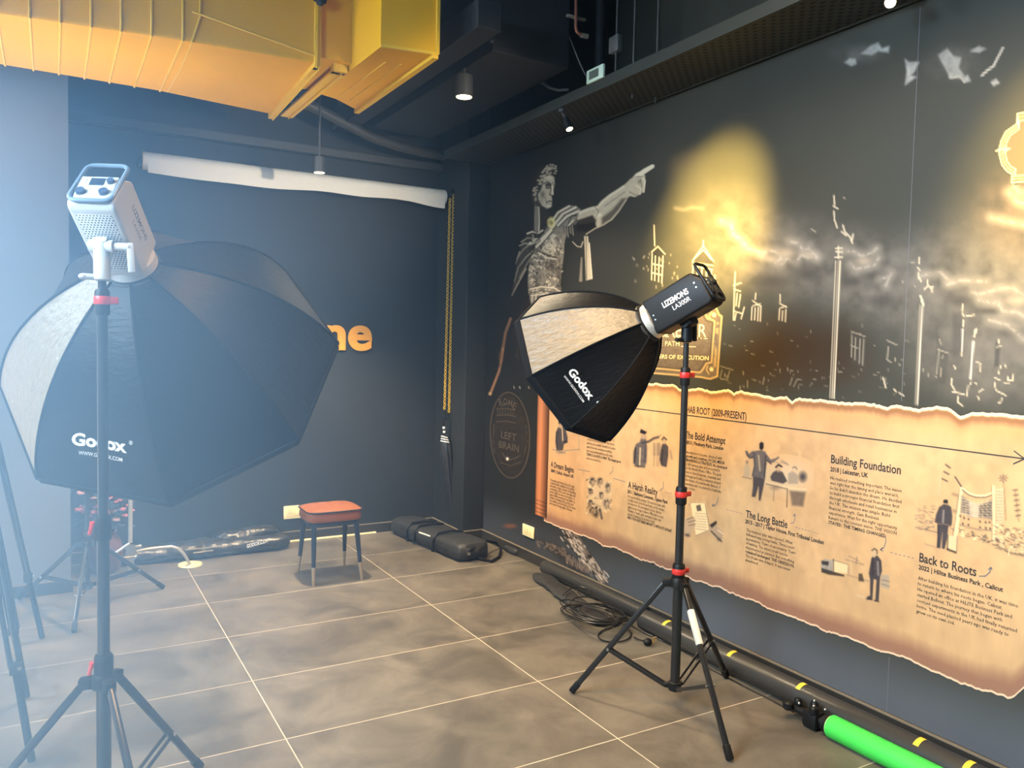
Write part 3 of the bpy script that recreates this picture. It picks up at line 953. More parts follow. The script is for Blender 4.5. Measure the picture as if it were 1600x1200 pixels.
    # hair curls
    s.poly([(832, 292), (832, 282), (836, 272), (842, 263), (850, 257), (858, 256), (864, 260), (868, 268), (868, 276), (864, 273), (857, 274), (850, 277), (848, 284), (842, 292), (838, 298), (834, 300)], S(44, 40, 35), 1, 1.2)
    for i in range(60):
        a = rr.uniform(-0.2, 1.0); x = 834 + 33 * a + rr.uniform(-1.5, 1.5); yb = 292 - 36 * math.sin(min(max(a, 0), 1) * 1.75) + rr.uniform(0, 15)
        if x < 832 or x > 868 or yb < 257:
            continue
        s.stroke([(x, yb), (x + 1.4, yb - 1.6), (x + 2.6, yb)], T, 1.5, 0.8, 0.8)
    # brooch
    s.blob(862, 348, 8, 10.5, S(190, 172, 112), 1.0, 0.4); s.blob(862, 348, 5, 6.5, S(96, 86, 56), 0.8); s.stroke([(857, 344), (862, 342), (866, 348), (862, 355), (857, 352)], S(214, 200, 140), 1.3, 0.8)
    # stretched arm
    arm = [(902, 342), (905, 331), (914, 327), (926, 323), (934, 322), (940, 314), (952, 304), (966, 296), (978, 287), (986, 279), (998, 284), (984, 306), (979, 312), (968, 330), (956, 344), (944, 350), (934, 356), (928, 346), (914, 350), (904, 350)]
    s.poly(arm, T, 1, 1.4, 0.05)
    s.poly([(902, 344), (914, 340), (926, 336), (932, 344), (930, 356), (916, 362), (902, 360)], K, 0.95, 2.0)
    s.poly([(940, 352), (954, 344), (968, 328), (980, 309), (972, 310), (956, 328), (940, 340)], S(40, 37, 33), 0.85, 3)
    s.stroke([(916, 366), (930, 357), (944, 351), (957, 342), (968, 328), (979, 312)], T, 1.6, 0.85)
    s.stroke([(906, 333), (920, 327), (934, 324), (941, 316), (956, 304), (974, 292)], Th, 3, 0.7, 1.8)
    s.blob(936, 336, 9, 6, Th, 0.8); s.stroke([(930, 324), (936, 330), (932, 338)], S(66, 60, 52), 1.6, 0.6); s.stroke([(945, 322), (960, 312), (976, 300)], S(74, 67, 58), 2, 0.5, 1.6)
    # hand
    s.poly([(980, 286), (988, 278), (995, 270), (1002, 268), (1008, 274), (1009, 284), (1006, 298), (1001, 304), (992, 308), (983, 306)], T, 1, 1.2, 0.05)
    s.poly([(992, 274), (1006, 264), (1019, 257), (1023, 258), (1022, 262), (1010, 270), (1000, 277)], Th, 1, 1)
    s.stroke([(1004, 277), (1008, 283), (1006, 300)], Th, 2.4, 0.9); s.stroke([(1001, 280), (1003, 290), (1001, 301)], K, 1.5, 0.7); s.stroke([(994, 290), (1002, 294), (1000, 303)], Th, 1.8, 0.8)
    s.stroke([(996, 276), (1004, 276)], K, 1.5, 0.75); s.stroke([(984, 300), (994, 305), (1000, 305)], S(60, 54, 48), 1.6, 0.6); s.blob(999, 284, 4, 6, S(50, 46, 40), 0.6)


st = patch(758, 248, 1030, 628, 0.0062, 0.0042, 1, sky_base)
soldier(st)
st.build('soldier_print', True)

# ---- oval emblem low in the corner
em = patch(758, 600, 836, 850, 0.007, 0.004, 1, sky_base)
B1 = S(76, 67, 57); B2 = S(44, 38, 34)
oval = [(797 + 31 * math.cos(t) * (1 if math.cos(t) > 0 else 1.0), 680 + 67 * math.sin(t) + 5 * math.cos(t)) for t in np.linspace(0, 2 * PI, 40)]
em.poly(oval, B2, 0.75, 1.5, 0.15)
em.stroke(oval, B1, 1.6, 0.9); em.stroke([(797 + (x - 797) * 0.9, 680 + (y - 680) * 0.93) for x, y in oval], S(30, 27, 24), 1.4, 0.9)
for y in (639, 649, 659):
    em.stroke([(776, y), (792, y - 1), (806, y + 2)], B1, 1.3, 0.9)
for x in range(778, 806, 4):
    em.stroke([(x, 640), (x, 648)], B1, 1.0, 0.6)
em.stroke([(784, 634), (792, 630), (802, 632)], B1, 1.6, 0.9)
em.stroke([(785, 708), (790, 715), (797, 718), (806, 716), (812, 712)], B1, 1.6, 0.8); em.stroke([(782, 722), (797, 728), (814, 722)], B1, 1.3, 0.8); em.blob(793, 717, 3.5, 4, S(220, 214, 200), 0.95)
em.stroke([(772, 664), (770, 690), (773, 708)], B1, 2.2, 0.6, brk=0.35); em.stroke([(822, 664), (824, 690), (820, 708)], B1, 2.0, 0.5, brk=0.35)
em.stroke([(788, 750), (787, 775)], B2, 2.4, 0.7); em.stroke([(785, 590), (784, 612)], B2, 2, 0.5)
em.blob(797, 822, 15, 6, S(120, 76, 56), 0.8, 1, 0.5)
for x in (803, 812, 826):
    em.stroke([(x, 604), (x + 1, 607)], S(150, 140, 130), 1.6, 0.6)
emo = em.build('emblem', True)


def fx_wall(p, layer, ux=1.0):
    """writing on the wall starting at point p: x to the right (towards the viewer), y up"""
    return lambda x, y: (X0 - 0.0012 * layer, p.y - x, p.z + y)


def wall_text(mb, s, x0, y0, x1, y1, cap, layer, bold=0.0, mi=0, res=3):
    """baseline from photo point (x0,y0) to (x1,y1), capital height cap in photo px at the left end"""
    p = onx(x0, y0, X0); q = onx(x1, y1, X0); t = onx(x0, y0 - cap, X0)
    put_text(mb, s, fx_wall(p, layer), abs(p.y - q.y), t.z - p.z, bold, res, mi)


mb = MB()
wall_text(mb, 'LEFT', 783.5, 684, 807, 687, 11, 2.4)
wall_text(mb, 'BRAIN', 780, 699, 811, 704, 11, 2.4)
mb.build('emblem_lettering', mat('emblem_ink', tuple(S(82, 73, 63)) + (1,), 0.6), emo, False)
mb = MB()
pc = onx(795, 660, X0)
for i, ch in enumerate('ROME'):
    a = (i - 1.5) * 0.36
    c = Vector((0, pc.y + 0.045 - 0.185 * math.sin(a), pc.z + 0.035 + 0.09 * math.cos(a)))
    put_text(mb, ch, (lambda c, a: lambda x, y: (X0 - 0.0029, c.y - (x * math.cos(a) + y * math.sin(a)), c.z - x * math.sin(a) * 0.5 + y))(c, a), 0.055, 0.05)
mb.build('emblem_lettering', mat('emblem_ink', tuple(S(82, 73, 63)) + (1,), 0.6), emo, False)

# ---- plaque
pq = patch(1000, 470, 1132, 598, 0.005, 0.0045, 1, sky_base)
G = S(196, 164, 108); Gd = S(92, 76, 54)
pq.poly([(1010, 500), (1100, 490), (1108, 482), (1116, 478), (1122, 490), (1127, 492), (1120, 588), (1112, 590), (1010, 582)], S(104, 90, 76), 0.95, 1.2, 0.15, 0.3)
fr = [(1010, 492), (1096, 484), (1102, 490), (1106, 498), (1114, 500), (1117, 502), (1112, 566), (1104, 568), (1098, 578), (1094, 582), (1010, 574)]
pq.stroke(fr, G, 2.2, 0.95); pq.stroke([(x - 3, y + (3 if y < 540 else -3)) for x, y in fr], S(50, 42, 32), 1.5, 0.8)
fr2 = [(1010, 484), (1098, 478), (1116, 474), (1124, 492), (1128, 494), (1121, 588), (1110, 592), (1094, 589), (1010, 582)]
pq.stroke(fr2, G, 2.6, 0.85); pq.stroke([(1122, 500), (1117, 572)], G, 4, 0.6, 1.2, brk=0.35)
for bx, by in ((1116, 492), (1112, 577)):
    pq.blob(bx, by, 4, 4.5, S(230, 205, 150), 1, 0.5)
pq.stroke([(1112, 488), (1108, 494), (1112, 500)], G, 1.8, 0.8); pq.stroke([(1106, 572), (1104, 578), (1108, 584)], G, 1.8, 0.8)
pqo = pq.build('plaque', True)
mb = MB()
wall_text(mb, 'C', 1028, 526, 1041, 527, 19, 2.4)
wall_text(mb, 'AESAR', 1041, 526, 1104, 529, 19, 2.4)
wall_text(mb, 'THE PATH', 1020, 540, 1062, 544.5, 7.5, 2.4)
wall_text(mb, 'LEADERS OF EXECUTION', 1012, 559, 1108, 563, 6, 2.4, 0.02)
p = onx(1065, 541, X0); q = onx(1088, 541.5, X0)
mb.box((X0 - 0.003, q.y, p.z - 0.003), (X0 - 0.0028, p.y, p.z + 0.001))
# serifs of the big word
for x in (1043, 1056, 1059, 1068, 1080, 1083, 1092, 1094, 1103):
    p = onx(x, 526.8 + (x - 1041) * 0.045, X0)
    mb.box((X0 - 0.003, p.y - 0.014, p.z), (X0 - 0.0028, p.y + 0.012, p.z + 0.004))
mb.build('plaque_lettering', 'gold', pqo, False)

# ---- medallion at the edge of view
md = patch(1552, 160, 1700, 300, 0.004, 0.004, 1, sky_base)
Gm = S(226, 204, 158)


def med(k, mx, my):
    half = [(1600, 176), (1590, 178), (1589, 194), (1572, 206), (1564, 222), (1562, 234), (1562, 242), (1566, 258), (1574, 268), (1582, 272), (1581, 286), (1600, 284)]
    cx, cy = 1606.0, 232.0
    a = [(cx + (x - cx) * k, cy + (y - cy) * k) for x, y in half]
    return a + [(2 * cx - x + 8, y + 4) for x, y in a[::-1]]


md.poly(med(1.0, 0, 0), S(120, 104, 80), 0.6, 1.5)
md.stroke(med(1.0, 0, 0), Gm, 1.8, 0.95); md.stroke(med(0.9, 0, 0), Gm, 1.2, 0.8); md.stroke(med(0.80, 0, 0), Gm, 1.6, 0.95)
md.stroke([(1557, 236), (1564, 233), (1572, 234), (1578, 232)], Gm, 2.5, 0.9); md.stroke([(1570, 228), (1575, 233), (1570, 239)], Gm, 1.5, 0.9)
md.build('medallion', True)

# ---- broken stone at the foot of the wall
rk = patch(800, 815, 960, 925, 0.006, 0.004, 0.6, sky_base)
rr = random.Random(9)
rk.poly([(880, 826), (892, 824), (906, 840), (916, 858), (926, 870), (938, 888), (948, 908), (940, 912), (930, 898), (918, 880), (900, 862), (886, 842)], S(112, 98, 88), 0.9, 2, 0.4, 0.35)
rk.poly([(838, 842), (870, 850), (896, 868), (914, 890), (920, 905), (890, 890), (866, 868)], S(40, 33, 29), 0.7, 6, 0.4)
for i in range(150):
    t = rr.random(); x = 884 + 60 * t + rr.uniform(-11, 9); y = 830 + 76 * t + rr.uniform(-6, 8)
    l = rr.uniform(2, 7)
    rk.stroke([(x, y), (x + l * 0.7, y + l)], S(196, 180, 164) if rr.random() < 0.6 else S(26, 23, 21), 1.7, 0.75, 0.8)
for i in range(90):
    x = rr.uniform(838, 884); y = 845 + (x - 838) * 0.35 + rr.uniform(-4, 8)
    rk.stroke([(x, y), (x + 1.4, y + 1)], S(120, 104, 92), 1.4, 0.6)
    x = rr.uniform(884, 925); rk.stroke([(x, 870 + (x - 884) * 0.5 + rr.uniform(-6, 10)), (x + 1, 871 + (x - 884) * 0.5 + rr.uniform(-6, 10))], S(130, 112, 100), 1.3, 0.55)
rk.build('stone_print', True)

# ---- parchment with torn, burnt edges
YL = onx(853, 700, X0).y; YR = 1.40
zt = np.mean([onx(x, y, X0).z for x, y in ((1110, 603), (1250, 622), (1400, 635), (1500, 645))])
zb = np.mean([onx(x, y, X0).z for x, y in ((950, 845), (1100, 915), (1300, 993), (1500, 1068))])
ysp = np.arange(YR, YL + 0.001, 0.005)
jt = 0.016 * (fbm(ysp * 9, ysp * 0 + 3.3, 5) - 0.48) * 2.4 + 0.012 * (fbm(ysp * 60, ysp * 0 + 1, 2) - 0.37)
jb = 0.018 * (fbm(ysp * 9 + 50, ysp * 0 + 8.3, 5) - 0.48) * 2.4 + 0.010 * (fbm(ysp * 60, ysp * 0 + 4, 2) - 0.37)
for yc, w, d in ((2.86, 0.04, 0.018), (2.50, 0.035, 0.02), (2.02, 0.04, 0.016), (1.72, 0.04, 0.022)):
    jt -= d * np.clip(1 - np.abs(ysp - yc) / w, 0, 1)
top = zt + jt; bot = zb + jb
endr = smooth01((ysp - YR) / 0.10)
bot = bot + (1 - endr) * 0.10; top = top - (1 - endr) * 0.05
rows = [0.0, 0.006, 0.010, 0.022, 0.045, 0.075, 0.11, 0.16] + list(np.linspace(0.22, 0.78, 100)) + [0.84, 0.88, 0.92, 0.95, 0.972, 0.984, 0.992, 1.0]


def row_z(r):
    h = top - bot
    if r < 0.2:
        return bot + r
    if r > 0.83:
        return top - (1 - r) * 1.0
    return bot + 0.2 + (h - 0.37) * (r - 0.22) / 0.56 + 0.01


class Parch(Sheet):
    pass


P = Parch(ysp, np.linspace(0, 1, len(rows)), 1.5, lambda s: np.ones(s.Y.shape + (3,)))
P.Z = np.stack([row_z(r) for r in rows], 1)
px, py = proj_arr(np.stack([np.full(P.Y.size, X0), P.Y.ravel(), P.Z.ravel()], 1))
P.px = px.reshape(P.Y.shape); P.py = py.reshape(P.Y.shape)
tan = S(199, 161, 118)
n1 = fbm(P.Y * 4, P.Z * 4, 5); n2 = fbm(P.Y * 22 + 4, P.Z * 22, 4)
P.c = tan * (0.58 + 0.56 * n1 + 0.30 * n2)[..., None]
orange = S(212, 154, 98)
wt = smooth01((P.Z - (top[:, None] - 0.17)) / 0.17)[..., None]
P.c = P.c * (1 - 0.75 * wt) + orange * 0.75 * wt
lf = smooth01((P.Y - (YL - 0.9)) / 0.9)[..., None]
P.c = P.c * (1 - 0.65 * lf) + S(202, 150, 102) * 0.65 * lf
dt = top[:, None] - P.Z; db = P.Z - bot[:, None]
burn = S(112, 66, 44); mauve = S(140, 98, 82)
k = (smooth01(1 - np.abs(dt - 0.022) / (0.016 + 0.035 * n1)) * 0.75)[..., None]; P.c = P.c * (1 - k) + burn * k
k = (smooth01(1.6 - db / (0.04 + 0.07 * n1)) * 0.88)[..., None]; P.c = P.c * (1 - k) + mauve * k
lip = S(250, 224, 178)
k = (dt < 0.011 + 0.010 * (n2 - 0.4)).astype(float)[..., None]; P.c = P.c * (1 - k) + lip * k
k = (db < 0.010).astype(float)[..., None] * 0.85; P.c = P.c * (1 - k) + S(240, 205, 172) * k
parch = P.build('parchment')

# ---- scroll rod at the parchment's left end (printed)
rd = patch(834, 596, 860, 812, 0.006, 0.004, 2.6, sky_base)
ry0 = onx(839, 700, X0).y; ry1 = onx(857, 700, X0).y
t = np.clip((ry0 - rd.Y) / (ry0 - ry1), 0, 1)
shade = np.interp(t, [0, 0.12, 0.35, 0.55, 0.8, 1.0], [0.18, 0.75, 1.0, 0.62, 0.30, 0.12])
rz0 = onx(846, 806, X0).z; rz1 = onx(846, 600, X0).z
inside = ((rd.Y < ry0) & (rd.Y > ry1) & (rd.Z > rz0) & (rd.Z < rz1)).astype(float)
for zr in np.array([0.02, 0.045, 0.075, 0.10]) + rz0:
    shade = shade * (1 - 0.6 * smooth01(1 - np.abs(rd.Z - zr) / 0.007))
rd.c = S(196, 124, 82) * shade[..., None]; rd.a = inside
rd.build('scroll_rod', True)


# ---- writing on the parchment
def heading(x0, y0, x1, y1, cap, s, bold=0.0):
    mb = MB(); wall_text(mb, s, x0, y0, x1, y1, cap, 2.6, 0.014)
    mb.build('heading', 'ink', parch, False)


heading(1070, 644, 1167, 652, 10.5, 'SHAB ROOT (2009-PRESENT)')
heading(861, 729, 897, 738, 8.5, 'A Dream Begins')
heading(982, 762, 1028, 774, 10.5, 'A Harsh Reality')
heading(1071, 684, 1134, 696, 11, 'The Bold Attempt')
heading(1166, 808, 1231, 824, 11.5, 'The Long Battle')
heading(1299, 723, 1408, 741, 13, 'Building Foundation')
heading(1437, 877, 1526, 899, 14, 'Back to Roots')


def subhead(x0, y0, x1, y1, cap, s):
    mb = MB(); wall_text(mb, s, x0, y0, x1, y1, cap, 2.6, 0.022)
    mb.build('subheading', 'ink', parch, False)


subhead(861, 737, 897, 745, 4.6, '2009 | Calicut, Airport UK')
subhead(981, 770, 1044, 786, 5.2, '2011 | Belmore Common , Upton Park')
subhead(1072, 693, 1131, 703, 5.4, '2013 | Finsbury Park, London')
subhead(1165, 817, 1288, 846, 6.0, '2013 - 2017 | Taylor House, First Tribunal London')
subhead(1298, 736, 1357, 744.5, 7.0, '2018 | Leicester, UK')
subhead(1436, 889, 1568, 923.5, 7.0, '2022 | Hilite Business Park , Calicut')


def paragraph(x0, y0, xb, yb_, x1, y1, cap, lines, boldset=()):
    """first baseline starts at (x0,y0), last baseline starts at (xb,yb_); the widest line ends at x1,y1"""
    mb = MB()
    a = onx(x0, y0, X0); b = onx(xb, yb_, X0); e = onx(x1, y1, X0); t = onx(x0, y0 - cap, X0)
    ws = [text_geo(l, 0.016 if i in boldset else 0.0, 1)[2] for i, l in enumerate(lines)]
    kx = (a.y - e.y) / max(ws); n = len(lines)
    for i, l in enumerate(lines):
        p = a.lerp(b, i / (n - 1)); p.y = a.y
        put_text(mb, l, fx_wall(p, 2.6), ws[i] * kx, t.z - a.z, 0.016 if i in boldset else 0.0, 1)
    mb.build('paragraph', 'ink', parch, False)


paragraph(860, 751, 858, 787, 901, 761, 4, ['A young man landed in a foreign', 'country with ambition, no safety', 'net and a simple dream of building', 'something of his own one day and', 'every night he wrote his plans on', 'paper while working long shifts to', 'survive, studying the people and', 'the culture around him as he went', 'and never losing sight of home.'])
paragraph(918, 676, 916, 717, 972, 690, 4.2, ['He began with very little money and', 'many questions. He took every job he', 'could find and learned from the street', 'and from the market. Slowly he became', 'part of the city, noticing everything', 'and understanding what people want.', 'THERE IS ALWAYS A WAY. The hunger grew,', 'and so he moved on.'], (6,))
paragraph(982, 777, 981, 810, 1052, 794, 4.4, ['He questioned his journey. The rejection came with', 'a reality check on his life and home and the dream', 'he believed in. No photographs of luck. But the', 'nights became longer between. Why did he come?', 'Moments of anger, guilt, sometimes regret, but', 'instead of giving up, he decided to fight.', 'HERO THOUGHT INSIDE MONEY IS WITHOUT A FIGHT.'], (6,))
paragraph(1073, 708, 1070, 763, 1137, 724, 4.6, ['He wanted to become obsessed with', 'growth and a business. SOCIAL MEDIA', 'BRANDING & STRATEGY. He developed', 'a full business plan and presented it', 'to the British Home Office. The goal', 'was to blend business, creativity and', 'strategy and build a company around', 'the future of social media. Instead of', 'standing aside, he started to build the', 'plan better.'], (1, 2))
paragraph(1167, 830, 1164, 876, 1244, 857, 4.8, ['The business plan was rejected. What', 'followed was a long battle. Three court', 'appearances. Years of uncertainty. Years', 'of waiting. The vision could not be', 'implemented as planned. But something', 'remained unchanged. THE OBSESSION.', 'The dream was delayed. It was never', 'abandoned.'], (5,))
paragraph(1298, 748.5, 1294, 818, 1410, 769, 5.2, ['He realised something important: The vision', "was right but the timing and place weren't.", "So he didn't abandon the dream. He decided", 'to build a stronger financial foundation first', 'through wholesale and retail businesses in', 'the UK. The mission was simple: Build', 'financial strength. Gain Business', 'experience. Wait for the right opportunity.', 'Return to the content vision. THE VISION', 'STAYED. THE TIMING CHANGED'], (9,))
paragraph(1435, 905, 1432, 957, 1592, 947, 5.6, ['After building his foundation in the UK, it was time', 'to return to where his roots began. Calicut.', 'He opened an office at HiLITE Business Park and', 'started Bellout. The journey that began with', 'content experiments in the UK had finally returned', 'home. The seed planted years ago was ready to', 'grow on its own soil.'])

# ---- time line arrow, dashes and curled arrows


def ink_line(pts, w, name='drawn_line', m='ink'):
    mb = MB()
    for a, b in zip(pts[:-1], pts[1:]):
        p = onx(*a, X0); q = onx(*b, X0); d = (q - p).normalized(); nrm = Vector((1, 0, 0)).cross(d) * w / 2
        x = X0 - 0.0030
        mb.add([(x, p.y + nrm.y, p.z + nrm.z), (x, q.y + nrm.y, q.z + nrm.z), (x, q.y - nrm.y, q.z - nrm.z), (x, p.y - nrm.y, p.z - nrm.z)], [(0, 1, 2, 3)])
    mb.build(name, m, parch, False)


p = onx(1022, 640, X0); q = onx(1600, 719.5, X0); zz = (p.z + q.z) / 2
mb = MB()
yl, yr = YL - 0.5, q.y
mb.box((X0 - 0.0032, yr, zz - 0.0022), (X0 - 0.003, yl, zz + 0.0022))
for sgn in (1, -1):
    mb.add([(X0 - 0.0033, yr - 0.002, zz - 0.002 * sgn), (X0 - 0.0033, yr - 0.002, zz + 0.003 * sgn), (X0 - 0.0033, yr + 0.034, zz + 0.026 * sgn), (X0 - 0.0033, yr + 0.034, zz + 0.021 * sgn)], [(0, 1, 2, 3)])
mb.build('timeline_arrow', 'ink', parch, False)
for (a, b, n) in (((903, 733), (923, 737), 1), ((958, 747), (978, 753), 1), ((1136, 796), (1162, 803), 7), ((1244, 824), (1282, 834), 8), ((1392, 863), (1432, 873), 6), ((1040, 769), (1052, 772), 3)):
    for i in range(n):
        t0 = i / n; t1 = (i + (0.5 if n > 1 else 1)) / n
        ink_line([(a[0] + (b[0] - a[0]) * t0, a[1] + (b[1] - a[1]) * t0), (a[0] + (b[0] - a[0]) * t1, a[1] + (b[1] - a[1]) * t1)], 0.003, 'dash', 'inkgrey')
for pts in ([(1236, 818), (1241, 816), (1243, 810), (1242, 804)], [(1240, 807), (1242, 803), (1245, 806)], [(1530, 900), (1540, 900), (1547, 894), (1549, 887)], [(1545, 890), (1549, 886), (1551, 890)],
            [(1384, 838), (1385, 846), (1382, 855), (1376, 859)], [(1380, 855), (1376, 859), (1381, 861)], [(1123, 776), (1122, 784), (1118, 789), (1113, 790)], [(1116, 787), (1113, 790), (1117, 791)],
            [(958, 729), (958, 736), (953, 741)], [(1031, 767), (1037, 762), (1037, 752)]):
    ink_line(pts, 0.0035, 'curled_arrow', 'inkgrey')

# ---- pencil sketches


def sketch(name, box, fn, dy=0.0042, dz=0.0042):
    s = patch(*box, dy, dz, 2.4, lambda s: np.ones(s.Y.shape + (3,)) * (S(199, 161, 118) * 0.98))
    fn(s)
    o = s.build(name, True)
    o.parent = parch
    return o


IK = S(26, 25, 32); IG = S(88, 82, 84); IM = S(54, 51, 59); IL = S(196, 172, 140); PA = S(236, 204, 158)


def sk_counter(s):                       # man at a counter
    s.poly([(872, 668), (878, 664), (884, 668), (888, 684), (887, 692), (882, 694), (880, 704), (870, 704), (868, 690), (869, 676)], IM, 0.95, 1.2, 0.2)
    s.poly([(874, 658), (876, 653), (881, 654), (882, 664), (878, 670), (874, 668)], S(176, 144, 114), 0.95, 0.8); s.poly([(873, 661), (873, 654), (878, 652), (882, 655), (881, 658), (876, 659), (875, 664)], IK, 1, 0.8)
    s.stroke([(879, 670), (880, 690)], PA, 1.4, 0.7); s.stroke([(870, 674), (871, 700)], IK, 1.4, 0.8); s.stroke([(880, 690), (887, 690)], IK, 2.4, 0.8)
    s.stroke([(882, 704), (906, 702)], IG, 1.2, 0.8); s.stroke([(864, 702), (884, 708)], IG, 1.5, 0.6); s.blob(876, 707, 12, 4, IG, 0.6); s.stroke([(888, 672), (905, 674)], IL, 5, 0.6, 2); s.stroke([(905, 672), (905, 702)], IG, 1.2, 0.4)


sketch('sketch', (862, 648, 912, 712), sk_counter, 0.005, 0.0042)


def sk_officer(s):                       # cloaked figure pointing at a youth
    s.poly([(1000, 690), (1003, 682), (1010, 682), (1012, 700), (1011, 722), (1008, 730), (996, 730), (990, 724), (990, 706), (994, 694)], IG, 0.95, 1.5, 0.25)
    s.stroke([(994, 700), (992, 722)], IK, 3, 0.8, 1.4); s.stroke([(1009, 696), (1008, 722)], IM, 2.4, 0.7); s.stroke([(1001, 700), (1000, 726)], PA, 2, 0.6); s.stroke([(992, 728), (1008, 730)], IK, 2, 0.6)
    s.poly([(1001, 676), (1004, 671), (1011, 675), (1010, 686), (1003, 686)], S(170, 140, 114), 0.9, 0.9); s.poly([(1000, 676), (1002, 670), (1006, 672), (1012, 675), (1008, 679)], IK, 1, 0.8)
    s.stroke([(1004, 692), (1014, 690), (1022, 685), (1029, 683)], IM, 4, 0.9); s.stroke([(1028, 683), (1033, 680)], IG, 1.4, 0.8)
    s.poly([(1035, 694), (1040, 692), (1045, 698), (1045, 712), (1042, 730), (1034, 728), (1031, 718), (1033, 702)], IM, 0.95, 1.2, 0.2); s.stroke([(1036, 704), (1034, 724)], IK, 2.4, 0.7)
    s.poly([(1035, 686), (1038, 683), (1042, 687), (1040, 694), (1036, 693)], S(176, 146, 116), 0.9, 0.8); s.stroke([(1035, 687), (1038, 683), (1042, 687)], IK, 2.4, 0.9)
    for x in (1023, 1028, 1031):
        s.stroke([(x, 696), (x, 710)], IG, 3.4, 0.6, 1.6); s.blob(x, 693, 2.4, 2.4, IG, 0.8); s.stroke([(x, 710), (x - 1, 728)], IG, 1.2, 0.6)
    s.stroke([(1048, 704), (1050, 716)], IG, 3, 0.5, 1.5); s.stroke([(1036, 732), (1035, 742)], IL, 3, 0.5, 1.4); s.stroke([(1042, 732), (1042, 742)], IL, 2.4, 0.5, 1.4); s.stroke([(1015, 705), (1017, 716)], IL, 4, 0.5, 1.5)


sketch('sketch', (986, 666, 1056, 746), sk_officer)


def sk_collage(s):                       # collage of faces and figures
    r = random.Random(4)
    s.poly([(920, 746), (954, 753), (957, 760), (953, 798), (934, 800), (918, 786)], IL, 0.55, 2)
    for (x, y, rx, ry) in ((926, 752, 5, 7), (923, 768, 3, 5), (938, 752, 4.5, 6), (950, 762, 4, 9), (940, 774, 3, 6), (948, 786, 5, 8), (923, 786, 4, 4)):
        s.blob(x, y, rx + 2, ry + 2, IM, 0.9, 0.6); s.blob(x + 1, y + 1, rx * 0.6, ry * 0.6, S(190, 160, 126), 0.9, 0.6); s.stroke([(x - 2, y - 3), (x + 2, y - 4)], IK, 2, 0.9)
    s.blob(927, 796, 12, 12, IK, 0.95, 0.5, 0.5, 0.3); s.blob(932, 804, 6, 8, IK, 0.9, 0.6)
    s.stroke([(938, 796), (940, 806), (941, 810)], IM, 4, 0.8)
    for i in range(60):
        x = r.uniform(918, 956); y = r.uniform(746, 804)
        s.stroke([(x, y), (x + r.uniform(-4, 4), y + r.uniform(-4, 4))], IK if r.random() < 0.6 else PA, 1.3, 0.6)


sketch('sketch', (912, 742, 962, 816), sk_collage, 0.005, 0.0042)


def sk_hands(s):                         # hands holding a letter
    s.poly([(1080, 786), (1102, 785), (1108, 828), (1088, 836), (1084, 812)], PA, 0.9, 0.8); s.stroke([(1076, 790), (1080, 785), (1102, 786), (1110, 828), (1088, 837)], IG, 1.0, 0.7)
    s.poly([(1088, 790), (1095, 788), (1097, 798), (1090, 799)], IM, 0.9, 0.8)
    for i in range(7):
        s.stroke([(1087, 802 + i * 4), (1104, 803 + i * 4.2)], IG, 1.0, 0.7)
    s.poly([(1070, 812), (1078, 806), (1086, 808), (1087, 822), (1080, 834), (1072, 840), (1069, 832)], S(180, 152, 122), 0.95, 1.2)
    for p in ([(1074, 812), (1084, 808)], [(1076, 816), (1087, 813)], [(1077, 821), (1087, 819)], [(1070, 834), (1078, 838)]):
        s.stroke(p, IK, 1.3, 0.75)
    s.blob(1075, 836, 7, 5, IM, 0.8)
    s.poly([(1108, 822), (1118, 815), (1121, 822), (1130, 832), (1128, 846), (1120, 842), (1112, 834)], S(170, 142, 116), 0.95, 1.2); s.poly([(1109, 820), (1120, 813), (1121, 818), (1113, 825)], IK, 0.95, 0.9)
    s.stroke([(1112, 830), (1124, 842), (1128, 846)], IK, 2.4, 0.8); s.stroke([(1122, 828), (1130, 834)], PA, 1.5, 0.8); s.blob(1124, 843, 6, 5, IM, 0.7)


sketch('sketch', (1066, 780, 1136, 850), sk_hands)


